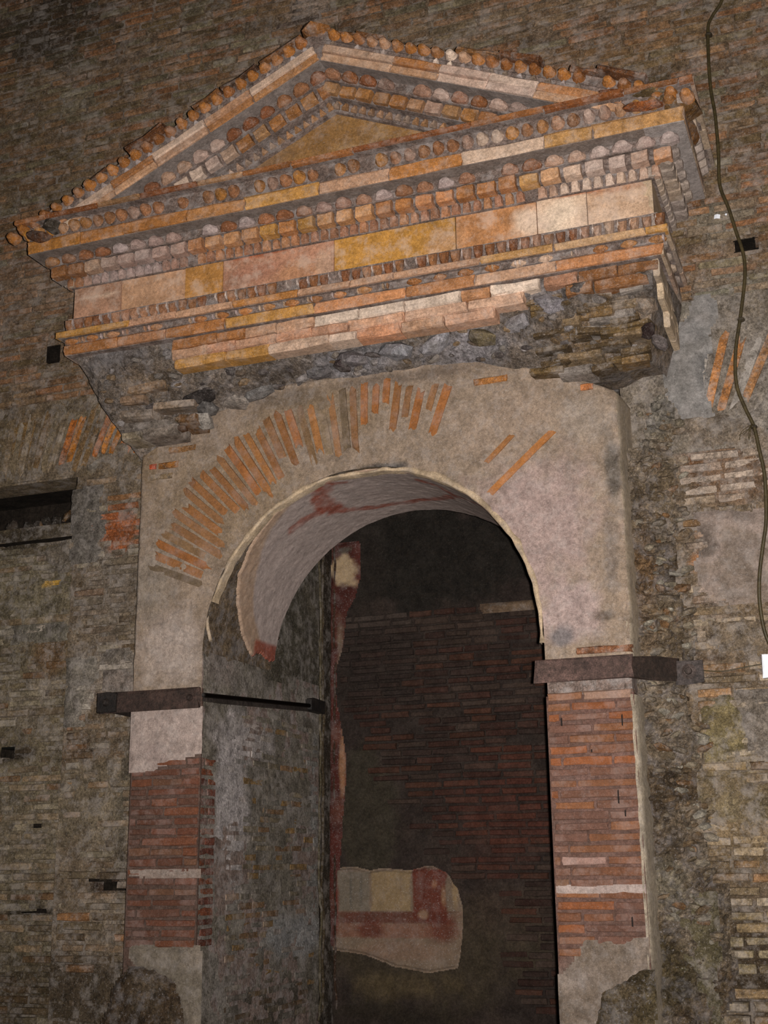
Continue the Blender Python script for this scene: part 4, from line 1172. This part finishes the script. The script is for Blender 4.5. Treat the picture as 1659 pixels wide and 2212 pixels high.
mb = MB()
chevron(mb, -.165, -.115, .275, 4.905)
chevron(mb, -.115, -.055, .335, 4.905)
chevron(mb, -.055, .002, .385, 4.905)
for (n0, n1, p) in ((.002, .085, .470), (.085, .105, .480), (.105, .150, .490)):
    chevron(mb, n0, n1, p, AZ + n1 / CA - RAKE * 1.72)
mb.build('core', M['terra_core'], pd)
mb = MB()
for sg in (-1, 1):
    q = [rk(sg, s_, n_) for s_, n_ in ((0.0, -.002), (1.30, -.002), (1.30, .001), (0.0, .001))]
    Vb = [(x, -.474, z) for x, z in q] + [(x, -.30, z) for x, z in q]
    mb.add(Vb, [(0, 1, 2, 3), (7, 6, 5, 4)] + [(i, i + 4, (i + 1) % 4 + 4, (i + 1) % 4) for i in range(4)], L(126, 114, 108))
mb.build('rake_soffit', M['plaster'], pd)
# tympanum panel
tb = bed('tympanum', -1.5, 1.5, 4.90, 5.42, -.25, [(156, 118, 72), (146, 108, 66), (164, 128, 84)], tstain(-.25, [(900, 230, 120, 40, (150, 112, 64), .5, .6), (560, 350, 90, 40, (146, 116, 90), .6, .6), (720, 215, 60, 20, (160, 136, 112), .5, .6)]), 60.0, amp=0.004, back=0,
         m='plaster', parent=pd, keep=lambda x, z: z < AZ - .11 / CA - RAKE * abs(x - AX))


def rput(name, me, sg, s, n, p, depth, w, h, c, wob=.05):
    x, z = rk(sg, s, n)
    return put(name, me, pd, (x, -p + depth / 2 + R.uniform(-.004, .005), z), (w, depth, h), c, (0, sg * ALP + R.uniform(-wob, wob), 0))


def pc(pal, x, z):
    c = np.array([L(*R.choice(pal)) * R.uniform(.86, 1.14)])
    return tint(c, np.array([x]), np.array([z]), PST, 55.0, .7)[0]


PST = tstain(-.45, [(390, 400, 90, 60, WHT, .8, .6), (450, 330, 60, 40, (190, 170, 160), .7, .6), (980, 190, 110, 30, (196, 172, 160), .7, .6), (1110, 215, 70, 26, (190, 172, 164), .7, .6), (760, 135, 100, 24, WHT, .5, .8), (960, 150, 70, 14, (226, 204, 186), .8, .5)])


def rake_row(name, kind, n0, n1, p, pitch, wfrac, pal, depth, zmin, drop=.05, matkey='terra', s0=None):
    me = shape_me(kind, matkey) if kind else None
    for sg in (-1, 1):
        s = pitch * .55 if s0 is None else s0
        while True:
            x, z = rk(sg, s, n0)
            if z < zmin: break
            if R.random() >= drop:
                rput(name, me or brick_me(matkey, R.randrange(10)), sg, s, (n0 + n1) / 2, p, depth, pitch * wfrac * R.uniform(.9, 1.07), (n1 - n0) * R.uniform(.9, 1.05), pc(pal, x, z))
            s += pitch


rake_row('egg', 'egg', -.052, .004, .430, .105, .93, [(132, 84, 52), (122, 76, 50), (140, 96, 66), (126, 100, 88)], .055, 4.93, .06)
rake_row('dentil', None, -.112, -.055, .375, .100, .80, [(148, 100, 58), (156, 108, 62), (138, 92, 56), (150, 112, 76)], .055, 4.93, .03)
rake_row('zigzag_tooth', 'point', -.150, -.112, .305, .052, .75, [(150, 110, 76), (142, 104, 70), (138, 116, 100)], .04, 4.92, .08)
# raking fascia
for sg in (-1, 1):
    s = 0.0
    while s < 1.62:
        l = R.uniform(.22, .42); l = min(l, 1.62 - s)
        for (n0, n1, pal) in ((.002, .042, [(176, 126, 84), (190, 146, 112), (170, 118, 76), (206, 180, 156)]), (.044, .086, [(170, 118, 78), (198, 168, 146), (160, 108, 66), (180, 136, 104)])):
            x, z = rk(sg, s + l / 2, n0)
            rput('fascia_brick', brick_me('terra', R.randrange(10)), sg, s + l / 2, (n0 + n1) / 2, .486 + (.004 if n0 > .03 else 0), .05, l - .004, n1 - n0 - .001, pc(pal, x, z), .004)
        s += l
        if l < .05: break
rake_row('mortar_point', 'point', .086, .112, .497, .075, .5, [(168, 156, 154), (150, 136, 132), (130, 112, 98)], .04, 4.83, .15)
rake_row('scallop', 'scallop', .104, .160, .535, .0745, .95, [(158, 102, 50), (150, 96, 46), (164, 106, 52), (140, 88, 46)], .07, 4.80, .05)
# roof tiles, broken along the top
for sg in (-1, 1):
    s = 0.02
    while s < 1.68:
        l = R.uniform(.12, .28)
        if R.random() < (.72 if sg < 0 else .9):
            rput('roof_tile', brick_me('brick', R.randrange(10)), sg, s + l / 2, .166 + R.uniform(-.005, .012), .50 + R.uniform(-.03, .06), .30, l * .97, .026 + R.uniform(0, .02), L(*R.choice([(112, 72, 40), (98, 62, 38), (122, 84, 50), (86, 58, 40)])), .05)
        s += l
rp = put('ridge_tile', stone_me(2, 'brick'), pd, (AX - .02, -.44, AZ + .175), (.20, .22, .13), L(128, 84, 46), (.3, .2, .5))
# broken masonry at the two eaves
for (px, py, Y, sx, sy, sz, c) in ((85, 512, -.5, .16, .14, .07, (92, 60, 40)), (118, 492, -.5, .10, .16, .10, (66, 58, 50)), (128, 478, -.45, .12, .16, .08, (70, 54, 44)), (1405, 205, -.45, .22, .2, .06, (104, 84, 54)), (1440, 222, -.4, .24, .22, .07, (112, 92, 62)), (1470, 243, -.38, .22, .26, .14, (104, 74, 42)), (1490, 285, -.2, .10, .3, .12, (110, 74, 40)), (1330, 205, -.48, .18, .1, .06, (130, 76, 42)), (1390, 230, -.5, .22, .1, .05, (128, 74, 40))):
    q = at(px, py, Y); put('broken_stone', stone_me(R.randrange(8)), pd, q, (sx, sy, sz), L(*c), (R.uniform(-.3, .3), R.uniform(-.3, .3), R.uniform(-.4, .4)))

# ================================================================== RUBBLE UNDER THE ARCHITRAVE
nu, nv = 210, 34
U, T = np.meshgrid(np.linspace(-1, 1, nu + 1), np.linspace(0, 1, nv + 1), indexing='ij')
Rt = np.clip((U - .80) / .15, 0, 1)
X = U * (1.535 - .25 * (1 - .62 * Rt) * T ** 1.2)
zb_ = np.array([top_z(x) for x in np.clip(X, -1.27, 1.27).ravel()]).reshape(X.shape) - .02 + .15 * Rt
Zr = 4.178 + (zb_ - 4.178) * T
Yr = -.275 + (.285) * T ** 1.25
Pn = np.stack([X, Zr * 1.3, Yr], -1)
nz1 = fbm(Pn, 7, 4, 70) - .5; nz2 = fbm(Pn, 26, 3, 71) - .5
w = np.clip(np.minimum(T, 1 - T) * 6, 0, 1)
Yr = Yr - (nz1 * .17 + nz2 * .05) * (.25 + .75 * w)
Zr = Zr + nz2 * .03 * w
# the ends turn back to the wall
V = np.stack([X, Yr, Zr], -1)
Lf = V[0].copy(); Lf[:, 1] = WY + .02; Rg = V[-1].copy(); Rg[:, 1] = WY + .02; Rg[:, 0] += .045
V = np.concatenate([Lf[None], V, Rg[None]], 0)
Bt = V[:, -1:].copy(); Bt[..., 1] = WY + .02; Bt[..., 2] += .02
V = np.concatenate([V, Bt], 1); nv += 1
nU = V.shape[0]
RST = tstain(-.15, [(760, 770, 120, 30, (132, 130, 136), .7, .6), (1010, 740, 120, 40, (146, 142, 148), .6, .6), (1200, 640, 60, 50, (138, 132, 134), .7, .6), (1300, 720, 130, 60, (112, 88, 58), .8, .6), (1380, 790, 80, 40, (100, 84, 54), .7, .6),
                    (260, 780, 90, 50, (108, 102, 102), .7, .6), (330, 830, 90, 40, (132, 112, 92), .6, .6), (340, 900, 90, 40, (118, 106, 96), .6, .6), (480, 880, 90, 20, (130, 122, 116), .6, .6), (620, 830, 60, 20, (70, 62, 60), .7, .6)])
nn = fbm(V, 8, 4, 72)[..., None]
C = np.array(L(110, 98, 88)) * (.55 + .9 * nn)
C = tint(C, V[..., 0], V[..., 2], RST, 73.0, .8)
F = []
for i in range(nU - 1):
    for k in range(nv):
        a = i * (nv + 1) + k; F.append((a, a + 1, a + nv + 2, a + nv + 1))
rb = link('rubble_core', mesh('rubble_core', V.reshape(-1, 3), F, C.reshape(-1, 3), False), M['rubble'])
tag(rb, 'ragged grey rubble core exposed between the architrave and the arch', 'masonry')
# stones and brick ends sticking out of it
def rubstone(px, py, Y, sx, sy, sz, c, rot=None, kind='stone'):
    q = at(px, py, Y)
    me = stone_me(R.randrange(8)) if kind == 'stone' else brick_me('brick', R.randrange(10))
    put(kind, me, rb, q, (sx, sy, sz), L(*c), rot or (R.uniform(-.3, .3), R.uniform(-.4, .4), R.uniform(-.4, .4)))


for (px, py, sx, sz, c) in ((310, 905, .20, .05, (128, 112, 98)), (330, 930, .26, .05, (112, 102, 94)), (300, 950, .11, .05, (134, 120, 100)), (360, 940, .20, .055, (118, 106, 96)), (420, 915, .10, .05, (110, 80, 52)), (390, 880, .24, .045, (136, 116, 98)), (300, 870, .14, .045, (128, 104, 84)), (330, 845, .22, .045, (138, 112, 88))):
    rubstone(px, py, -.10, sx, .16, sz, c, (R.uniform(-.1, .1), R.uniform(-.08, .08), R.uniform(-.1, .1)), 'brick')
for (px, py, Y, sx, sz, c) in ((450, 885, -.1, .12, .08, (84, 80, 78)), (440, 912, -.09, .12, .1, (150, 142, 134)), (395, 925, -.12, .07, .06, (104, 74, 50)), (510, 870, -.12, .2, .05, (140, 130, 122)), (430, 862, -.14, .24, .05, (56, 50, 48)), (560, 850, -.13, .2, .07, (128, 124, 122)),
                               (690, 805, -.16, .12, .06, (108, 104, 106)), (760, 775, -.15, .18, .09, (104, 98, 100)), (740, 790, -.15, .1, .08, (60, 50, 50)), (860, 760, -.14, .2, .12, (130, 128, 132)), (940, 745, -.14, .18, .1, (150, 146, 150)), (1040, 730, -.14, .18, .1, (110, 98, 76)), (1120, 700, -.15, .16, .1, (140, 134, 136)),
                               (1190, 660, -.2, .2, .1, (130, 124, 128)), (1395, 660, -.18, .1, .12, (144, 126, 110)), (1400, 715, -.15, .07, .09, (60, 46, 44)), (1425, 740, -.1, .08, .07, (110, 100, 98))):
    rubstone(px, py, Y, sx, .14, sz, c)
for i in range(34):
    px, py = R.uniform(1170, 1385), 0
    py = R.uniform(640, 815) - (px - 1300) * .12
    t = min(1.0, max(0.0, (py - 600) / 210.0))
    rubstone(px, py, -.225 + .20 * t, R.uniform(.08, .22), .13, R.uniform(.022, .04), R.choice([(112, 88, 58), (100, 80, 52), (92, 74, 52), (120, 100, 76), (124, 114, 106), (84, 68, 48)]), (R.uniform(-.15, .15), R.uniform(-.12, .12), R.uniform(-.25, .25)), 'brick')
for i in range(150):
    i_ = R.randrange(4, nU - 4); k_ = R.randrange(4, nv - 2); v = V[i_, k_]; s = R.uniform(.02, .06)
    put('stone', stone_me(R.randrange(8)), rb, v, (s * R.uniform(1, 1.8), s, s * R.uniform(.5, 1)), L(*R.choice([(128, 118, 112), (110, 100, 92), (96, 82, 70), (138, 130, 128), (120, 98, 74), (84, 76, 74)])), (R.uniform(-.6, .6), R.uniform(-.6, .6), R.uniform(-.6, .6)))

# ================================================================== IRONWORK, CABLE, SMALL THINGS
IR = [(70, 50, 44), (58, 44, 40), (84, 54, 44)]
zc, zh = (BZ0 + BZ1) / 2, (BZ1 - BZ0)
s1 = empty('iron_strap'); tag(s1, 'rusty iron strap bolted across the front of the left pier', 'iron strap')
xa = at(213, 1512, -.03)[0]
spl = put('strap_plate', brick_me('iron', 1), s1, ((xa + -HALF) / 2, -.022, zc), (-HALF - xa, .018, zh), L(62, 46, 40))
epl = put('end_plate', brick_me('iron', 4), s1, (xa + .055, -.036, zc), (.11, .014, zh * 1.02), L(36, 30, 28))
sub(put('bolt', shape_me('scallop', 'iron'), s1, (xa + .055, -.052, zc), (.04, .03, .04), L(50, 42, 38)), epl)
sub(put('bolt', shape_me('scallop', 'iron'), s1, (-HALF - .05, -.040, zc), (.035, .03, .035), L(52, 40, 36)), spl)
put('wall_leg', brick_me('iron', 5), s1, (xa + .01, .12, zc), (.02, .30, zh * .8), L(44, 36, 32))
rd = empty('iron_tie_rod'); tag(rd, 'thin iron tie rod running back along the left jamb from the strap', 'rod')
p0, p1 = Vector((-HALF + .02, -.02, 2.372)), Vector((-HALF + .02, JAMB - .01, 2.47))
V, F = tube([p0, p1], .012, 8); link('rod', mesh('rod', V, F, None, True), M['iron'], rd, L(48, 42, 40))
put('anchor_block', brick_me('iron', 3), rd, (-HALF + .012, JAMB - .10, 2.465), (.05, .2, .075), L(36, 32, 30))
put('back_plate', brick_me('iron', 6), rd, (-HALF + .004, JAMB / 2, 2.405), (.012, JAMB - .04, .030), L(62, 54, 50), (.066, 0, 0))
s2 = empty('iron_strap'); tag(s2, 'heavy iron strap across the right pier, bent back to a bolted plate on the wall', 'iron strap')
q0, q1 = at(1157, 1476, -.02), at(1157, 1426, -.02)
zc2, zh2 = (q0[2] + q1[2]) / 2, q1[2] - q0[2]
put('strap_plate', brick_me('iron', 0), s2, ((q0[0] + PIER + .01) / 2, -.026, zc2), (PIER + .01 - q0[0], .024, zh2), L(86, 66, 60))
e0 = Vector((PIER, -.020, zc2)); e1 = Vector((at(1462, 1450, .17)[0], .17, at(1462, 1450, .17)[2]))
dv = e1 - e0
o = put('bent_arm', brick_me('iron', 7), s2, (e0 + e1) / 2, ((Vector((dv.x, dv.y, 0))).length + .02, .02, zh2 * .92), L(50, 38, 32), (0, 0, math.atan2(dv.y, dv.x)))
pe = at(1489, 1451, .165)
wpl = put('wall_plate', brick_me('iron', 8), s2, pe, (.125, .016, zh2 * .98), L(70, 62, 60))
sub(put('washer', shape_me('scallop', 'iron'), s2, (pe[0], pe[1] - .014, pe[2]), (.07, .02, .07), L(84, 72, 68)), wpl)
sub(put('bolt', shape_me('reel', 'iron'), s2, (pe[0], pe[1] - .028, pe[2]), (.034, .03, .034), L(64, 54, 50)), wpl)

cp = [(1562, -25), (1558, 5), (1537, 38), (1529, 70), (1534, 180), (1545, 250), (1552, 330), (1555, 400), (1574, 450), (1590, 500), (1606, 550), (1609, 600), (1600, 680), (1589, 760), (1591, 830), (1609, 880), (1628, 920), (1640, 970), (1652, 1030), (1655, 1120), (1648, 1180), (1641, 1240), (1641, 1300), (1652, 1365), (1672, 1410)]
V, F = tube(smooth_path([at(x, y, WY - .025) for x, y in cp], 5), .0085, 8)
cb = empty('electric_cable'); tag(cb, 'dark electric cable hanging in a loose curve down the right-hand wall', 'cable')
link('sheath', mesh('sheath', V, F, None, True), M['cable'], cb)
for (px, py) in ((1531, 75), (1601, 690), (1628, 922)):
    q = at(px, py, WY - .02); put('clip', shape_me('reel', 'iron'), cb, q, (.034, .035, .018), L(70, 60, 46))
# frayed binding wire at the lower clip
for k in range(7):
    a = at(1626, 915, WY - .03); b = at(1626 + R.uniform(-35, 10), 915 + R.uniform(15, 40), WY - .03); m_ = (a + b) / 2 + np.array([R.uniform(-.02, .02), -.015, R.uniform(-.01, .01)])
    V, F = tube(smooth_path([a, m_, b], 4), .0013, 4); link('binding_wire', mesh('binding_wire', V, F), M['cable'], cb)
jb = empty('junction_box'); tag(jb, 'white plastic junction box at the right edge below the cable', 'junction box')
q0, q1 = at(1648, 1463, WY - .06), at(1648, 1413, WY - .06)
bx, bz, bh = q0[0], (q0[2] + q1[2]) / 2, q1[2] - q0[2]
mb = MB(); mb.add(np.array(BR[0][0]) * (.11, .06, bh) + (bx + .055, WY - .03, bz), BR[0][1]); mb.build('housing', M['white'], jb)
mb = MB(); mb.add(np.array(BR[1][0]) * (.098, .012, bh * .88) + (bx + .055, WY - .064, bz), BR[1][1]); mb.build('lid', M['white'], jb)
V, F = tube(smooth_path([at(1514, 1448, .165), at(1560, 1450, .21), at(1610, 1441, .22), at(1650, 1434, .22)], 5), .0028, 6)
wr = link('thin_wire', mesh('thin_wire', V, F, None, True), M['cable']); tag(wr, 'thin wire running from the iron wall plate to the white box', 'wire')
V, F = tube(smooth_path([at(1392, 1476, .10), at(1400, 1500, .17), at(1418, 1530, .17), at(1436, 1548, .17)], 5), .002, 5)
wr2 = link('wire_end', mesh('wire_end', V, F, None, True), M['cable']); tag(wr2, 'short loose wire end dangling below the bend of the right strap', 'wire')
for i, (px, py, w, h, a, lab) in enumerate(((1549, 468, .028, .022, .2, 'larger white paper scrap stuck on the wall left of the cable'), (1568, 463, .009, .009, .5, 'tiny white paper scrap touching the cable'))):
    q = at(px, py, WY - .022)
    V = [(-.5, 0, -.5), (0, -.2, -.5), (.5, 0, -.42), (.5, 0, .5), (0, -.25, .5), (-.5, 0, .42)]; F = [(0, 1, 4, 5), (1, 2, 3, 4)]
    me = mesh('paper_scrap', [(x * w, y * w, z * h) for x, y, z in V] + [(x * w, y * w + .002, z * h) for x, y, z in V], F + [tuple(i + 6 for i in f)[::-1] for f in F])
    o = link('paper_scrap', me, M['white']); o.location = q; o.rotation_euler = (0, a, 0); tag(o, lab, 'paper')
